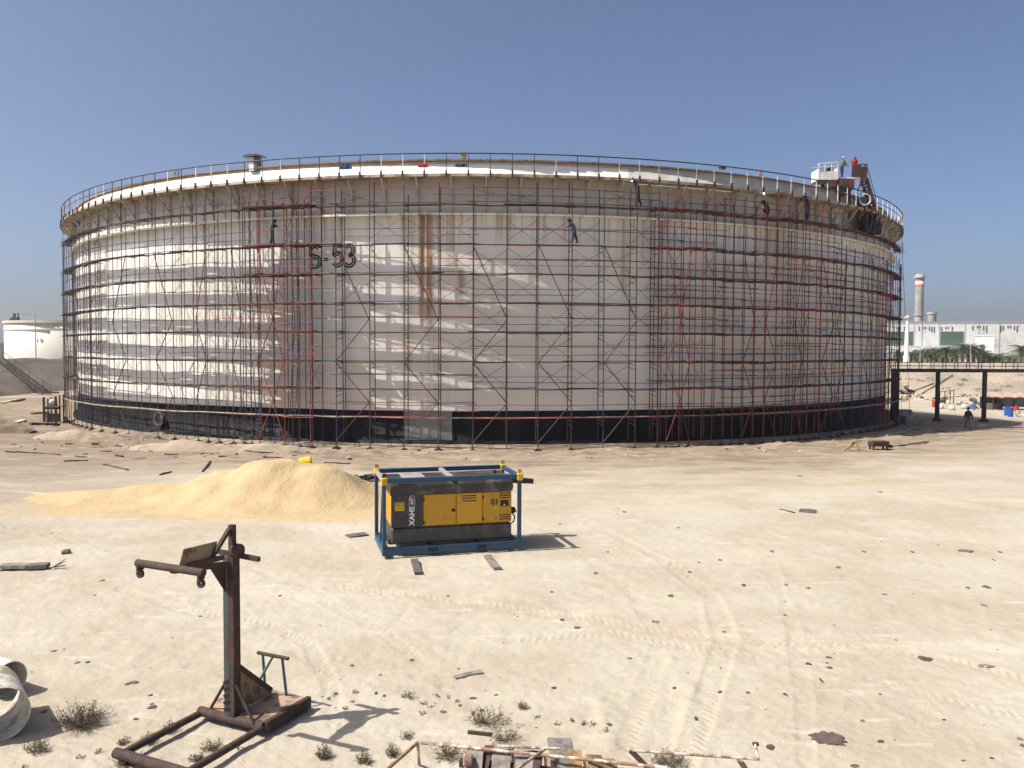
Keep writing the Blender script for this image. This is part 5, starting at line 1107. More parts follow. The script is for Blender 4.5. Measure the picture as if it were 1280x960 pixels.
shrub(160, 956, 44, 16, 'dry shrub at the bottom edge under the front tube of the jib stand', 60)
shrub(405, 948, 26, 20, 'dark dry shrub in front of the jib stand shadow', 50, 'shrub_green')
shrub(455, 954, 24, 18, 'dry shrub at the bottom edge left of the scrap rack', 45)
shrub(490, 945, 24, 16, 'greyish shrub at the tip of the lower shadow, left of the scrap rack', 45)
shrub(511, 872, 18, 10, 'small sprig on the sand at the tip of the jib shadow', 18, 'shrub_green')
shrub(610, 905, 62, 24, 'wide sparse dry weed behind the scrap rack', 60)
shrub(632, 926, 44, 18, 'sparse dark weed touching the back of the scrap rack', 40, 'shrub_green')
shrub(560, 946, 48, 18, 'dark leafy weed in front of the left end of the scrap rack', 55, 'shrub_green')
shrub(653, 886, 14, 12, 'single round tuft on bare sand above the scrap rack', 26)
shrub(838, 956, 60, 18, 'green weed at the bottom edge under the loose railing', 70, 'shrub_green')
shrub(508, 922, 24, 9, 'flat dry weed on the sand above the left end of the scrap rack', 24)
G3 = 'tiny dry sprigs scattered on the sand'
for (x, y) in ((415, 873), (441, 878), (430, 887), (420, 868), (444, 866), (530, 880), (545, 870), (560, 872), (540, 884), (555, 890), (526, 893), (572, 878), (600, 888), (715, 902), (728, 905), (740, 907), (697, 905), (672, 897), (757, 915), (30, 960), (122, 941), (100, 948), (300, 936), (650, 908), (590, 893)):
    shrub(x, y, random.uniform(5, 11), random.uniform(3, 7), 'tiny dry sprig sticking out of the sand', random.randint(4, 8), random.choice(('shrub', 'shrub_green')), G3)

# ------------------------------------------------------------------ footbridge on the right
FY = 89.0
zdk = far(1200, 462, FY).z; ztr = far(1200, 453, FY).z
bx0, bx1 = far(1117, 460, FY).x, far(1330, 460, FY).x
fb = thing('footbridge', 'black steel footbridge on posts with railings, from the tank to the right bank', 'footbridge', (bx0, FY, 0)); fo = Vector((bx0, FY, 0))
fblk = paint('bridge_black', (.016, .015, .017), (.05, .03, .025), .3, 2, rough=.55)
for y in (-.55, .55): mb = MB(); mb.bar((0, y, zdk - .12), (bx1 - bx0, y, zdk - .12), .10, .32); mb.build('deck_beam', fblk, fb)
mb = MB(); mb.box(((bx1 - bx0) / 2, 0, zdk + .06), (bx1 - bx0, 1.0, .04)); mb.build('deck_plate', fblk, fb)
for y in (-.55, .55):
    for z in (ztr, (ztr + zdk) / 2): mb = MB(); mb.tube((0, y, z), (bx1 - bx0, y, z), .032, 6); mb.build('rail', fblk, fb)
    n = 15
    for i in range(n): x = .2 + (bx1 - bx0 - .4) * i / (n - 1) + (.25 if y > 0 else 0); mb = MB(); mb.bar((x, y, zdk), (x, y, ztr), .055, .055); mb.build('baluster', M['rust_dark'] if y > 0 else fblk, fb)
for px in (1119, 1172, 1230.5, 1290):
    x = far(px, 490, FY).x - bx0; g = gz(x + bx0, FY); mb = MB(); w_ = .34 if px > 1130 else .75
    mb.bar((x, 0, g), (x, 0, zdk - .28), w_, .34, up=(0, 1, 0)); mb.build('bridge_post', fblk, fb)
    if px > 1130:
        mb = MB(); mb.lathe([(.62, 0), (.55, .18), (.22, .45), (.001, .46)], c=(x, 0, g), n=4, smooth=False); mb.build('post_foot', M['rust_dark'], fb)
# blocks, barrels and junk under and behind the bridge
def block(px, py, w, d, h, m, label, name='concrete_block', cat='concrete block', rz=0.0, taper=1.0, group=None):
    c = gat(px, py); mb = MB()
    if taper < 1:
        mb.lathe([(.001, 0), (w / 2, 0), (w / 2 * taper, h), (.001, h)], n=16)
    else: mb.box((0, 0, h / 2), (w, d, h), bevel=.04)
    o = mb.build(name, m); o.location = c + Vector((0, 0, -.01)); o.rotation_euler = (0, 0, rz); tag(o, label, cat, group); return o
block(1136, 531, 1.3, 1.1, .95, M['concrete'], 'grey concrete block in the tank shadow, the nearer of two', rz=.1)
block(1128, 519, 2.0, 1.2, .75, M['concrete'], 'wide dark concrete block in the tank shadow, just behind the nearer block')
block(1176.5, 511, .9, .9, .75, M['concrete_white'], 'white concrete footing just right of the middle bridge post', 'concrete_footing', 'footing', taper=.62)
block(1190, 513, .95, .9, .75, M['concrete_white'], 'white concrete footing between the two bridge posts, nearest of its row', 'concrete_footing', 'footing', taper=.7)
block(1206, 511, 1.1, .9, .75, M['concrete_white'], 'white concrete footing beside the blue tarpaulin', 'concrete_footing', 'footing', taper=.8)
block(1126.5, 502, 1.0, .9, .75, M['concrete_white'], 'white concrete block just right of the dark bridge end', rz=.2)
block(1147.5, 496, 1.0, .7, .75, M['concrete_white'], 'white box standing at the bank foot, halfway between tank and middle post', 'white_box', 'box')
plank('pale_slab', 1224, 532.5, 1233, 532.5, .45, .08, M['concrete_white'], 'small pale slab lying in the shade right of the walking person', 'slab')
for i in range(4): plank('loose_slab', 1130 + i * 13, 498 + i * 1.0, 1152 + i * 13, 499.5 + i * 1.0, .3, .15, M['concrete_white' if i % 2 else 'wood_tan'], 'long pale slab lying along the foot of the right bank', 'slab', 'slabs along the foot of the right bank')
plank('beam', 1186, 501, 1262, 503, .35, .2, M['wood_dark'], 'long dark beam lying behind the white footings', 'beam', lift=.6) if False else None
def barrel(px, py, m, label, h=.9, r=.3):
    c = gat(px, py); mb = MB(); mb.lathe([(.001, 0), (r, 0), (r, h * .32), (r + .02, h * .335), (r, h * .35), (r, h * .65), (r + .02, h * .665), (r, h * .68), (r, h), (r - .03, h), (r - .03, h - .03), (.001, h - .03)], n=20, smooth=False); o = mb.build('barrel', m); o.location = c; tag(o, label, 'barrel')
barrel(1258.5, 519.5, M['barrel_blue'], 'blue barrel under the stall awning, the left of the two blue ones', 1.25, .32)
barrel(1263, 521, M['barrel_blue'], 'blue barrel under the stall awning, the right of the two blue ones', 1.2, .32)
barrel(1270.5, 514, M['barrel_red'], 'red barrel under the awning right of the blue barrels', .8, .33)
barrel(1168, 509, M['barrel_red'], 'dark red barrel just left of the middle bridge post', 1.0, .36); barrel(1121, 500, M['barrel_red'], 'red barrel hard against the dark bridge end', .9, .34)
c = gat(1273, 521); mb = MB(); mb.lathe([(.25, -.11), (.42, -.11), (.42, .11), (.25, .11), (.25, -.11)], c=(0, 0, .4), n=18, rot=Matrix.Rotation(.4, 3, 'Z') @ Matrix.Rotation(1.2, 3, 'X')); mb.box((1.0, -.2, .2), (1.2, .4, .35), bevel=.05); o = mb.build('pale_bundle', M['concrete_white']); o.location = c; tag(o, 'pale bundle on the ground in front of the red barrel at the right edge', 'bundle')
# stall with an awning
c = gat(1258, 512); sh = thing('work_stall', 'low open stall with a tan awning and dark clutter beneath, at the right edge', 'stall', c); sc_ = F_PX / c.y; X = lambda px: (px - 1258) / sc_; Zs = lambda py: far(1258, py, c.y).z - c.z
mb = MB(); vs = []
for i in range(13):
    q = i / 12; x = X(1232) + (X(1300) - X(1232)) * q; s_ = .08 * math.sin(i * 2.3)
    vs += [(x, -1.6, Zs(495.5) + s_), (x, 1.8, Zs(491) + s_ * .5), (x, 1.8, Zs(491) + s_ * .5 - .05), (x, -1.6, Zs(495.5) + s_ - .12)]
mb.add(vs, [(4 * i + q, 4 * (i + 1) + q, 4 * (i + 1) + (q + 1) % 4, 4 * i + (q + 1) % 4) for i in range(12) for q in range(4)]); fix_normals(mb.build('awning', M['shed_tan'], sh))
for px in (1234, 1253, 1275, 1298):
    for y in (-1.5, 1.6): mb = MB(); mb.bar((X(px), y, 0), (X(px), y, Zs(495) - .1), .1); mb.build('stall_post', M['wood_dark'], sh)
mb = MB(); mb.box((X(1280), 1.75, Zs(503)), (X(1300) - X(1262), .06, 1.6)); mb.build('back_sheet', M['cloth_teal'], sh)
mb = MB(); mb.box((X(1247), 1.75, Zs(504)), (X(1262) - X(1233), .06, 1.7)); mb.build('back_sheet', M['far_dark'], sh)
for i, (px, w, h, m) in enumerate(((1237, 1.1, .9, 'wood_grey'), (1242, .9, .7, 'flake_grey'), (1248, 1.2, 1.0, 'far_dark'), (1253, .8, .8, 'green_steel'))): mb = MB(); mb.box((X(px), .3 + .2 * i, h / 2), (w, .8, h), bevel=.06); mb.build('clutter', M[m], sh)
c = gat(1216, 511); mb = MB(); n = 10; vs = []
for i in range(n + 1):
    for j in range(n + 1): x, y = i / n - .5, j / n - .5; z = max(0, .75 * (1 - (abs(x) * 1.9) ** 2) * (1 - (abs(y) * 1.9) ** 2)) + .06 * math.sin(i * 2 + j * 1.7); vs.append((x * 1.5, y * 1.1, z))
mb.add(vs, [(i * (n + 1) + j, (i + 1) * (n + 1) + j, (i + 1) * (n + 1) + j + 1, i * (n + 1) + j + 1) for i in range(n) for j in range(n)], 0, True); o = mb.build('tarpaulin', M['barrel_blue']); o.location = c + Vector((0, 0, .02)); tag(o, 'bright blue tarpaulin heap between white footing and bridge post', 'tarpaulin')
# inclined yellow pipe on the bank, scrap heap
from mathutils.bvhtree import BVHTree
BANKS = []
for o in COL.objects:
    if o.name.startswith('embankment'): BANKS.append(BVHTree.FromPolygons([v.co for v in o.data.vertices], [tuple(p.vertices) for p in o.data.polygons]))
def bank_z(x, y):
    zs = [t.ray_cast(Vector((x, y, 60)), Vector((0, 0, -1)))[0] for t in BANKS]; return max([q.z for q in zs if q is not None] + [0.0])
def bank_hit(px, py):
    o = Vector((0, 0, CAM_H)); d = ray(px, py).normalized(); hits = [t.ray_cast(o, d) for t in BANKS]; hits = [h for h in hits if h[0] is not None]
    return min(hits, key=lambda h: h[3])[0] if hits else at(px, max(py, 460), 0)
a, b = bank_hit(1152, 493), bank_hit(1191, 470)
mb = MB(); mb.tube((0, 0, .2), b - a + Vector((0, 0, .35)), .13, 10); o = mb.build('yellow_pipe', M['wood_tan']); o.location = a; tag(o, 'long yellow pipe lying up the slope of the right bank', 'pipe')
a, b = bank_hit(1136, 492), bank_hit(1167, 480)
mb = MB(); mb.tube((0, 0, .15), b - a + Vector((0, 0, .2)), .09, 8); o = mb.build('dark_pipe', M['wood_dark']); o.location = a; tag(o, 'thin dark pole lying up the right bank, left of the yellow pipe', 'pole')
c = bank_hit(1130, 492); hp_ = thing('scrap_heap', 'heap of dark and white scrap sheets at the foot of the right bank', 'scrap heap', c)
for i in range(34):
    x, y = random.uniform(-1.2, 2.2), random.uniform(-.8, .8); z = random.uniform(.1, 1.9) * (1 - abs(x - .4) / 2.4); mb = MB(); rot = Matrix.Rotation(random.uniform(0, 6), 3, 'Z') @ Matrix.Rotation(random.uniform(-.5, .5), 3, 'X') @ Matrix.Rotation(random.uniform(-.4, .4), 3, 'Y')
    mb.box((x, y, max(z, .08)), (random.uniform(.5, 1.5), random.uniform(.15, .5), random.uniform(.03, .12)), rot); mb.build('scrap_piece', M[random.choice(('far_dark', 'far_dark', 'black', 'concrete_white', 'wood_dark', 'flake_grey'))], hp_)
c = gat(1183, 505); mb = MB()
for x in (-1.1, -.3, .6, 1.2): mb.bar((x, 0, 0), (x, 0, 2.2 + .2 * x), .1)
mb.bar((-1.15, 0, 2.0), (1.25, 0, 2.3), .1); mb.bar((-1.1, 0, .2), (.6, 0, 2.1), .07); o = mb.build('goal_frame', M['tube_rust']); o.location = c; tag(o, 'rusty pipe frame standing behind the middle bridge post', 'frame')
G6 = 'loose junk at the foot of the right bank'
for i in range(26):
    px = random.uniform(1122, 1240); py = 494 + (px - 1122) * .07 + random.uniform(-1, 7); c = gat(px, py); mb = MB(); w = random.uniform(.5, 1.6); rot = Matrix.Rotation(random.uniform(0, 3), 3, 'Z') @ Matrix.Rotation(random.uniform(-.4, .4), 3, 'X')
    if i % 3 == 0: mb.lathe([(.001, -w / 2), (.28, -w / 2), (.28, w / 2), (.001, w / 2)], c=(0, 0, .26), n=10, rot=rot @ Matrix.Rotation(math.pi / 2, 3, 'Y'))
    else: mb.box((0, 0, .15), (w, random.uniform(.2, .7), random.uniform(.12, .4)), rot, bevel=.03)
    o = mb.build('junk_piece', M[random.choice(('rust_dark', 'wood_dark', 'concrete', 'concrete_white', 'flake_grey', 'far_dark', 'wood_tan'))]); o.location = c; tag(o, 'piece of loose junk on the ground at the foot of the right bank', 'junk', G6)
G7 = 'scraps of dark litter on the brown soil at the left of the tank'
for i in range(45):
    px = random.uniform(15, 420); py = random.uniform(548, 574) - (60 - px * .3 if px < 100 else 0) * .35 * random.random(); c = gat(px, py); mb = MB(); w = random.uniform(.25, 1.3); mb.box((0, 0, .03), (w, random.uniform(.05, .18), random.uniform(.03, .10)), Matrix.Rotation(random.uniform(-.5, .5), 3, 'Z') @ Matrix.Rotation(random.uniform(-.1, .1), 3, 'Y'), bevel=.015)
    o = mb.build('litter_scrap', M[random.choice(('wood_dark', 'rust_dark', 'flake_grey', 'wood_tan', 'concrete'))]); o.location = c; tag(o, 'scrap of litter on the brown soil at the left of the tank', 'litter', G7)
G5 = 'low dark bushes on the right bank'
for px, py in ((1205, 476), (1200, 482), (1258, 484), (1290, 480), (1165, 474), (1151, 477), (1246, 489), (1238, 489.5), (1180, 487), (1212, 497), (1204, 497), (1222, 488), (1140, 475), (1272, 470)):
    c = bank_hit(px, py); mb = MB(); w = random.uniform(.7, 1.7)
    for i in range(40):
        a = random.uniform(0, 6.28); r = random.random() ** .6 * w; p_ = Vector((math.cos(a) * r, math.sin(a) * r * .5, random.uniform(0, .45) * (1.2 - r / w) + bank_z(c.x + math.cos(a) * r, c.y + math.sin(a) * r * .5) - c.z if i % 8 == 0 else random.uniform(.02, .4))); d = Vector((random.uniform(-1, 1), random.uniform(-1, 1), random.uniform(.3, 1))) * .18; s_ = Vector((random.uniform(-1, 1), random.uniform(-1, 1), .4)) * .1
        mb.add([p_ - s_, p_ + s_, p_ + d + s_ * .4, p_ + d - s_ * .4], [(0, 1, 2, 3)])
    o = mb.build('bank_bush', M['shrub']); o.location = c; tag(o, 'low dry bush growing on the slope of the right bank', 'bush', G5)

# ------------------------------------------------------------------ beyond the right bank: hall, chimney, palms, mast
HY = 330.0; h0, h1 = far(1085, 440, HY), far(1420, 440, HY); ztop_ = far(1200, 403.5, HY).z
hall = thing('factory_hall', 'long pale factory hall with green louvred panels beyond the right bank', 'factory', (h0.x, HY, 0), R_(-12)); Xh = lambda px: (far(px, 440, HY).x - h0.x) * .925; Zh = lambda py: far(1200, py, HY).z
mb = MB(); mb.box(((h1.x - h0.x) / 2, 20, ztop_ / 2), (h1.x - h0.x, 40, ztop_)); mb.build('wall', M['far_white'], hall)
mb = MB(); mb.box(((h1.x - h0.x) / 2, 20, ztop_ + .15), (h1.x - h0.x + .6, 40.6, .3)); mb.build('roof_edge', M['far_grey'], hall)
for x0, x1, y0, y1 in ((1098, 1141, 415, 431.5), (1174.5, 1203, 415, 431.5)):
    mb = MB(); mb.box(((Xh(x0) + Xh(x1)) / 2, -.1, (Zh(y0) + Zh(y1)) / 2), (Xh(x1) - Xh(x0), .2, Zh(y0) - Zh(y1)))
    pn = mb.build('louvre_panel', M['far_green'], hall)
    for i in range(7): z = Zh(y1) + (Zh(y0) - Zh(y1)) * (i + .5) / 7; mb = MB(); mb.box(((Xh(x0) + Xh(x1)) / 2, -.24, z), (Xh(x1) - Xh(x0) - .4, .06, .12)); mb.build('louvre', M['far_green'], pn)
for px in (1142, 1152, 1173, 1204.5, 1221, 1246, 1278): mb = MB(); mb.box((Xh(px), -.06, ztop_ / 2), (.25, .12, ztop_ - .2)); mb.build('pilaster', M['far_grey'], hall)
for px, py0, py1 in ((1122, 409, 412), (1125, 409, 412), (1130, 409, 414), (1148.5, 409, 414), (1152.8, 409, 412), (1156, 409, 412), (1161, 409, 414), (1164, 409, 416), (1167, 409, 416), (1173.2, 409, 414), (1176, 409, 414), (1181, 409, 412), (1184, 409, 412), (1189, 409, 414), (1214, 408, 413.5), (1219.5, 408, 411), (1222.5, 408, 411), (1227, 408, 413.5), (1230.5, 408, 416), (1247.5, 408, 416), (1250.5, 408, 413.5), (1256, 408, 411), (1259, 408, 411), (1263.5, 408, 413), (1267, 408, 416)):
    mb = MB(); mb.box((Xh(px), -.04, (Zh(py0) + Zh(py1)) / 2), (.42, .1, Zh(py0) - Zh(py1))); mb.build('slot_window', M['far_dark'], hall)
mb = MB(); mb.box((Xh(1200), -5, Zh(433) / 2), (Xh(1420) - Xh(1085), 10, Zh(433)))
an = thing('annex', 'low pale annex along the foot of the factory hall, behind the palms', 'building', (h0.x, HY, 0), R_(-12)); mb = MB(); mb.box(((Xh(1090) + Xh(1212)) / 2, -5, Zh(433) / 2), (Xh(1212) - Xh(1090), 9.6, Zh(433))); mb.build('wall', M['far_white'], an)
for i in range(9): mb = MB(); mb.box((Xh(1115 + i * 10), -9.84, Zh(440)), (1.1, .1, 1.3)); mb.build('window', M['far_dark'], an)
c = far(1231, 440, 296); wb = thing('white_cube_building', 'small bright white building standing before the factory hall, right of the palms', 'building', (c.x, 296, 0), R_(-25)); z1 = far(1231, 420, 296).z; w_ = far(1241, 440, 296).x - far(1219, 440, 296).x
mb = MB(); mb.box((0, 2, z1 / 2), (w_ * .9, 4, z1)); mb.build('wall', M['white_mark'], wb); mb = MB(); mb.box((0, 2, z1 + .2), (w_ * .9 + .3, 4.3, .4)); mb.build('roof_edge', M['far_white'], wb); mb = MB(); mb.box((.6, 2, z1 + .75), (w_ * .6, 2, .7)); mb.build('roof_unit', M['far_grey'], wb); mb = MB(); mb.box((-.8, -.06, z1 - 4), (1.4, .1, 2)); mb.build('window', M['far_dark'], wb)
def chimney(pxc, pyt, y, r, label, bands):
    c = far(pxc, 420, y); zt = far(pxc, pyt, y).z; ch = thing('chimney', label, 'chimney', (c.x, y, 0)); z = lambda py: far(pxc, py, y).z
    zb = z(bands[-1][1]) if bands else zt
    mb = MB(); mb.lathe([(r * 1.03, 0), (r, z(403)), (r, zb)], n=24); mb.build('stack', M['far_stack'], ch)
    for a, b, m in bands: mb = MB(); mb.lathe([(r * 1.005, z(b) + .02), (r * 1.005, z(a)), (r * .9, z(a))], n=24); mb.build('painted_band', M[m], ch)
    return ch, z
ch, z = chimney(1148.2, 343, 400, 5.1 * 400 / F_PX, 'tall chimney with red and white bands near its top, beyond the factory hall', [(343, 348, 'far_stack'), (348, 351.5, 'far_red'), (351.5, 355.5, 'white_mark'), (355.5, 358.5, 'far_red')])
rr = 5.1 * 400 / F_PX
for a, b, k in ((346.2, 347.4, 1.32), (393, 394.5, 1.25)): mb = MB(); mb.lathe([(rr * .99, z(b)), (rr * k, z(b)), (rr * k, z(a)), (rr * .99, z(a))], n=24, smooth=False); mb.build('gallery', M['far_grey'], ch)
for py in range(362, 392, 4): mb = MB(); mb.lathe([(rr * 1.0, z(py + .5)), (rr * 1.02, z(py + .5)), (rr * 1.02, z(py)), (rr * 1.0, z(py))], n=24, smooth=False); mb.build('hoop', M['far_stack'], ch)
ch, z = chimney(1164.5, 390, 380, 5.0 * 380 / F_PX, 'short stubby grey stack right of the tall banded chimney', [])
rr = 5.0 * 380 / F_PX
for a, b, k in ((391, 392.5, 1.2), (402, 404, 1.15)): mb = MB(); mb.lathe([(rr * .99, z(b)), (rr * k, z(b)), (rr * k, z(a)), (rr * .99, z(a))], n=24, smooth=False); mb.build('gallery', M['far_grey'], ch)
# white mast and lamp posts
c = far(1133, 450, 204); zt = far(1133, 399, 204).z; ms = thing('white_mast', 'thick white mast beside the hanging ropes, right of the tank', 'mast', (c.x, 204, 0)); rr = 2.6 * 204 / F_PX
mb = MB(); mb.lathe([(rr * 1.35, 0), (rr * 1.35, 5.5), (rr, 5.7), (rr * .85, zt - .6), (rr * .85, zt)], n=16); mb.build('pole', M['white_mark'], ms)
mb = MB(); mb.lathe([(.001, zt + .02), (rr * 1.5, zt), (rr * 1.5, zt + .5), (rr * .7, zt + .7), (.001, zt + 1.1)], n=12); mb.build('lamp_head', M['far_grey'], ms)
def lamp_post(px, pyt, y, label, arm=1):
    c = far(px, 450, y); zt = far(px, pyt, y).z; l = thing('lamp_post', label, 'lamp post', (c.x, y, 0)); r = .11
    mb = MB(); mb.tube((0, 0, 0), (0, 0, zt), r, 8, r * .7); mb.build('pole', M['far_grey'], l); mb = MB(); mb.tube((0, 0, zt - .03), (-1.6 * arm, 0, zt + .12), r * .55, 6); mb.box((-1.9 * arm, 0, zt + .13), (.8, .3, .16), bevel=.03); mb.build('lamp_arm', M['far_grey'], l)
lamp_post(1150, 434, 200, 'grey lamp post among the palms, under the tall chimney'); lamp_post(1213, 430, 210, 'grey lamp post among the palms, right of the big green panel'); lamp_post(1252, 433, 240, 'thin lamp post between the white cube building and the lone palm')
# palms
def palm(h, seed, wide=2.6, nf=34):
    random.seed(seed); root = thing('palm_tree', '', 'palm tree', (0, 0, 0)); mb = MB(); pts = [(.12 * math.sin(q * 3 + seed), .1 * math.cos(q * 2), h * q) for q in [i / 8 for i in range(9)]]; mb.poly(pts, [.34 - .12 * i / 8 + (.04 if i % 2 else 0) for i in range(9)], 9)
    mb.build('trunk', M['trunk'], root); top = Vector(pts[-1]); g, dr = MB(), MB()
    for i in range(nf):
        a = i * 2.399 + random.uniform(-.2, .2); up = 1.25 - 1.9 * (i / nf) + random.uniform(-.1, .1); L = wide * random.uniform(.8, 1.15); tgt = g if i < nf * .82 else dr
        d = Vector((math.cos(a), math.sin(a), 0)); P = []
        for j in range(8): q = j / 7; P.append(top + d * (L * q * math.cos(up * (1 - q * .4))) + Vector((0, 0, L * (math.sin(up) * q - .62 * q * q))))
        tgt.poly(P, [.045 * (1 - q / 8.5) for q in range(8)], 3, 0, False)
        sd = d.cross(Vector((0, 0, 1)))
        for j in range(26):
            q = .12 + .88 * j / 25; k = min(int(q * 7), 6); p_ = P[k].lerp(P[k + 1], q * 7 - k); t = (P[k + 1] - P[k]).normalized(); ll = .62 * math.sin(math.pi * min(1, q * .85 + .12)) + .08
            for s in (-1, 1): e = p_ + (sd * s * .75 + t * .6 + Vector((0, 0, -.28 + random.uniform(-.15, .15)))) * ll; tgt.add([p_ - t * .035, p_ + t * .035, e], [(0, 1, 2)])
    g.build('crown', M['frond'], root); dr.build('dry_fronds', M['frond_dry'], root); return root
protos = [palm(4.2, 1), palm(5.2, 2, 2.9), palm(3.4, 3, 2.4)]; random.seed(11); used = [0, 0, 0]
PALM = [(1122, 441, 225), (1130, 443, 230), (1138, 442, 215), (1146, 441, 235), (1152, 439, 222), (1159, 440, 216), (1164, 437, 228), (1171, 438, 218), (1178, 437, 225), (1184, 436, 216), (1190, 438, 230), (1196, 436, 220), (1203, 433, 214), (1210, 432, 222), (1217, 434, 216), (1223, 437, 226), (1229, 440, 220), (1235, 443, 228), (1243, 446, 222), (1249, 444, 231), (1262, 446, 226), (1270, 445, 233), (1275, 434, 205), (1283, 440, 220)]
for i, (px, py, y) in enumerate(PALM):
    k = 1 if py < 436 else (i % 2) * 2; p_ = protos[k]
    c = far(px, 450, y); zc = far(px, py + 3, y).z; hh = (4.2, 5.2, 3.4)[k]; sc = random.uniform(1.15, 1.4)
    o = p_ if not used[k] else copy_tree(p_); used[k] = 1
    o.location = (c.x, y, zc - hh * sc); o.scale = (sc, sc, sc); o.rotation_euler = (0, 0, random.uniform(0, 6.28)); o['group'] = 'palms beyond the right bank'
    o['label'] = 'date palm in the row between the right bank and the factory hall'
    if px == 1275: o['label'] = 'lone tall date palm at the right edge, apart from the row'; del o['group']
# hedge line at the palms' feet
mb = MB()
for i in range(2600):
    x = random.uniform(far(1095, 450, 212).x, far(1300, 450, 212).x); p_ = Vector((x, 212 + random.uniform(-2, 2), random.uniform(0, 3.0 + .8 * math.sin(x * .7) + .6 * math.sin(x * 2.1)))); d = Vector((random.uniform(-1, 1), random.uniform(-1, 1), random.uniform(0, 1))).normalized() * .5; s_ = Vector((random.uniform(-1, 1), random.uniform(-1, 1), random.uniform(-1, 1))) * .22
    mb.add([p_ - s_, p_ + s_, p_ + d], [(0, 1, 2)])
o = mb.build('hedge', M['frond']); o['label'] = 'low green undergrowth at the feet of the palms'; o['category'] = 'undergrowth'; o['kind'] = 'stuff'
# ------------------------------------------------------------------ left background
def far_tank(pxc, y, r, pyt, pyg, label, txt=None):
    c = far(pxc, 430, y + r); t = thing('storage_tank', label, 'storage tank', (c.x, y + r, 0)); zt, zg = far(pxc, pyt, y).z, far(pxc, pyg, y).z
    mb = MB(); mb.lathe([(r, 0), (r, zt - .2), (r - .1, zt - .2)], n=96); mb.build('shell', M['tank_far'], t)
    mb = MB(); mb.lathe([(r + .01, zt - .75), (r + .32, zt - .6), (r + .32, zt + .02), (r - .1, zt + .02)], n=96, smooth=False); mb.build('rim', M['tank_far'], t)
    mb = MB(); mb.lathe([(r + .01, zg - .3), (r + .14, zg - .2), (r + .14, zg + .2), (r + .01, zg + .3)], n=96, smooth=False); mb.build('stiffener_ring', M['tank_far'], t)
    mb = MB(); mb.lathe([(.01, zt - .5), (r - .1, zt - .5)][::-1], n=48); mb.build('roof', M['far_grey'], t); return t, zt
t, zt = far_tank(95, 215, 17.0, 400.5, 412, 'distant white storage tank standing on the left bank, marked 10')
for ch, px in (('1', 46.8), ('0', 52.0)):
    d = ray(px, 426); r = 17.03; cx_, cy_ = t.location.x, t.location.y; a_ = d.x ** 2 + d.y ** 2; b_ = -(d.x * cx_ + d.y * cy_); c_ = cx_ ** 2 + cy_ ** 2 - r * r; tt = (-b_ - math.sqrt(b_ * b_ - a_ * c_)) / a_
    ph = math.atan2(d.x * tt - cx_, cy_ - d.y * tt); local_text(ch, 1.35, 'painted_numeral', M['far_stack'], t, (r * math.sin(ph), -r * math.cos(ph), CAM_H + d.z * tt), (math.pi / 2, 0, ph))
mb = MB(); mb.box((-16, -1, zt + .6), (1.6, 1.6, 1.4)); mb.box((-15.2, -1, zt + 1.6), (.3, .3, 1.6)); mb.box((-16.6, -.4, zt + 1.2), (.5, .5, 2.4)); mb.build('roof_gear', M['far_dark'], t)
mb = MB(); mb.lathe([(.001, 0), (.7, 0), (.6, .5), (.001, 1.0)], c=(-11.0, -12, zt - .3), n=12); mb.build('roof_vent', M['wood_tan'], t)
far_tank(-20, 330, 22, 427.5, 432, 'second distant white tank at the very left edge, half out of the picture')
lamp_post(45, 393, 146, 'tall grey lamp post on the left bank, in front of the distant tank')
# stairs down the left bank
sb_ = Vector((-66.0, 119.0, .05)); sa = Vector((-79.2, 129.6, 4.85))
stl = thing('bank_stairs', 'dark steel stairs with handrails running down the left bank', 'stairs', sb_)
dv = sa - sb_; sd = Vector((-dv.y, dv.x, 0)).normalized() * .55
for s in (-1, 1):
    mb = MB(); mb.bar(sd * s + Vector((0, 0, .15)), dv + sd * s + Vector((0, 0, .3)), .08, .26); mb.build('stringer', M['rust_dark'], stl)
    mb = MB(); mb.tube(sd * s + Vector((0, 0, 1.15)), dv + sd * s + Vector((0, 0, 1.3)), .04, 6)
    mb.build('handrail', M['rust_dark'], stl)
    for i in range(8): q = dv * (i / 7) + sd * s; mb = MB(); mb.tube(q + Vector((0, 0, .15)), q + Vector((0, 0, 1.22)), .03, 5); mb.build('rail_post', M['rust_dark'], stl)
for i in range(22): q = dv * ((i + .5) / 22) + Vector((0, 0, .3)); mb = MB(); mb.box(q, (.28, 1.05, .04), Matrix.Rotation(math.atan2(dv.y, dv.x), 3, 'Z')); mb.build('tread', M['tube_grey'], stl)
# dark frame stand at the left end of the tank
c = gat(68, 529); sf = thing('steel_stand', 'dark steel stand with a small platform left of the tank scaffold', 'stand', c); sc_ = F_PX / c.y
for (px, y, pt) in ((59, -.5, 491), (64, -.5, 493), (73, -.4, 490), (77, .4, 488), (60, .6, 492), (70, .7, 489)): x = (px - 68) / sc_; mb = MB(); mb.bar((x, y, 0), (x, y, far(68, pt, c.y).z), .16 if px in (59, 73) else .10); mb.build('leg', M['tube_rust'], sf)
for z in (.7, 1.5, far(68, 505, c.y).z, 2.9): mb = MB(); mb.bar((-.75, -.5, z), (.75, -.45, z), .09, .12); mb.build('cross_beam', M['rust_dark'], sf)
mb = MB(); mb.box((0, 0, far(68, 504, c.y).z + .1), (1.5, 1.3, .08)); mb.build('platform', M['wood_grey'], sf); mb = MB(); mb.lathe([(.001, 0), (.35, 0), (.38, .3), (.2, .6), (.001, .65)], c=(-.1, 0, far(68, 504, c.y).z + .14), n=12); mb.build('white_bucket', M['concrete_white'], sf)
mb = MB(); mb.box((.1, -.4, .55), (1.2, .1, .8)); mb.build('side_panel', M['far_dark'], sf)
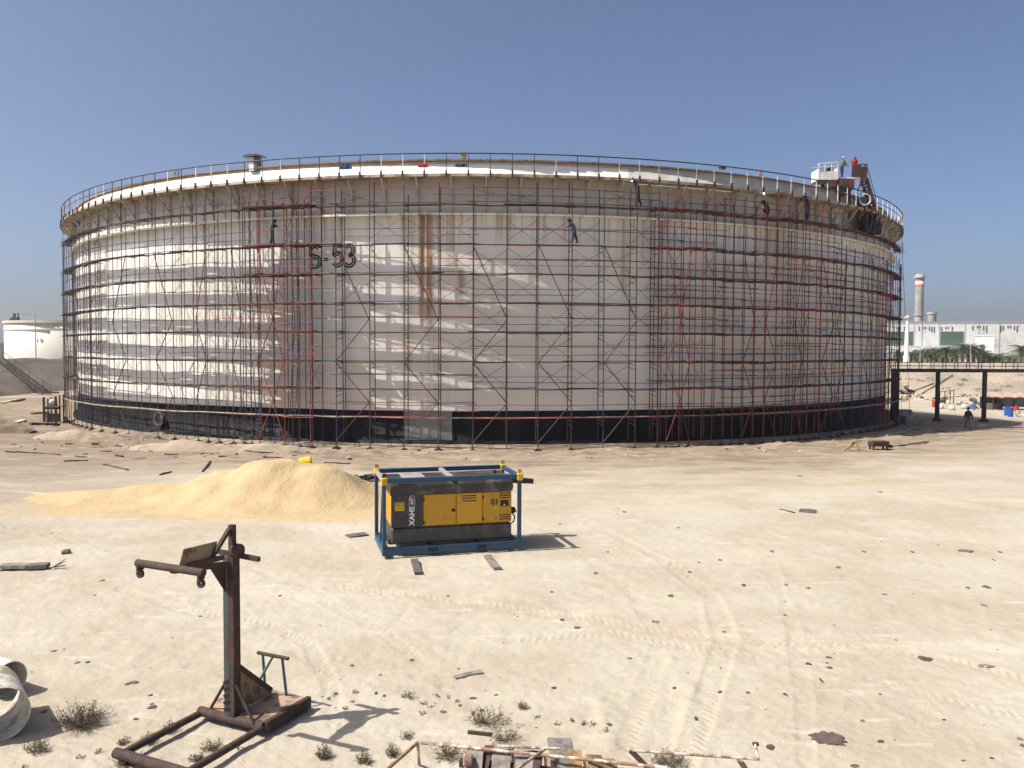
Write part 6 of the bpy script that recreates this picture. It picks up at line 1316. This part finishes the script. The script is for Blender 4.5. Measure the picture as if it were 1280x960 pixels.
# dirt mounds
def mound(px, py, w, d, h, m, label):
    c = gat(px, py); n = 26; vs = []; ph = random.random() * 6
    for j in range(n + 1):
        for i in range(n + 1): x, y = i / n * 2 - 1, j / n * 2 - 1; r = math.hypot(x, y) * (1 + .12 * math.sin(math.atan2(y, x) * 3 + ph)); z = h * max(0, 1 - r) ** .8; X_, Y_ = x * w / 2, y * d / 2; vs.append((X_, Y_, z * (1 + .5 * float(fbm(np.array([X_ + c.x]), np.array([Y_ + c.y]), .9, 301, 3)[0])) + gz(c.x + X_, c.y + Y_) - c.z - (.04 if z <= 0 else 0)))
    mb = MB(); mb.add(vs, [(j * (n + 1) + i, j * (n + 1) + i + 1, (j + 1) * (n + 1) + i + 1, (j + 1) * (n + 1) + i) for j in range(n) for i in range(n)], 0, True); o = mb.build('dirt_mound', m); o.location = c; tag(o, label, 'dirt mound')
M['dirt'] = soil_material('dirt', (.235, .18, .125), (.17, .13, .09), (.10, .08, .06)); M['dirt_pale'] = soil_material('dirt_pale', (.36, .285, .20), (.28, .22, .155), (.17, .135, .10))
mound(4, 539, 4.6, 3.4, 1.15, M['dirt'], 'brown dirt mound at the left edge in front of the bank'); mound(92, 548, 5.2, 3.4, .75, M['dirt_pale'], 'pale dirt mound below the steel stand at the left end of the tank'); mound(245, 561, 8.5, 3.2, .6, M['dirt_pale'], 'long low dirt mound in front of the left scaffold feet, above the sand pile'); mound(330, 562, 6.5, 3.0, .5, M['dirt_pale'], 'low dirt mound at the feet of the red deck tower'); mound(172, 548, 4.0, 2.2, .4, M['dirt'], 'small dark earth mound left of the manway')
for x0, y0, x1, y1, m, lab in ((38, 531, 74, 532, 'wood_dark', 'dark trench board lying left of the steel stand, longest one'), (20, 530, 30, 527, 'concrete_white', 'pale broken slab beside the brown dirt mound'), (0, 505, 22, 501, 'concrete_white', 'pale plank at the foot of the left bank stairs'), (14, 503, 30, 500, 'wood_dark', 'dark plank at the foot of the left bank stairs'), (40, 518, 60, 517, 'flake_grey', 'grey plank left of the steel stand, farther one')):
    plank('loose_board', x0, y0, x1, y1, .4, .2, M[m], lab, 'board')

# ------------------------------------------------------------------ haze
mb = MB(); mb.box((0, 0, 0), (3400, 3000, 74)); m = bpy.data.materials.new('haze'); m.use_nodes = True; nt = m.node_tree; nt.nodes.remove(nt.nodes['Principled BSDF'])
pv = nt.nodes.new('ShaderNodeVolumePrincipled'); pv.inputs['Density'].default_value = .00019; pv.inputs['Color'].default_value = (.92, .93, .95, 1); pv.inputs['Anisotropy'].default_value = .2
nt.links.new(pv.outputs[0], nt.nodes['Material Output'].inputs['Volume'])
haze = mb.build('haze', m); haze.location = (0, 800, 32.5); haze['kind'] = 'stuff'; haze['label'] = 'pale haze in the air'; haze['category'] = 'haze'
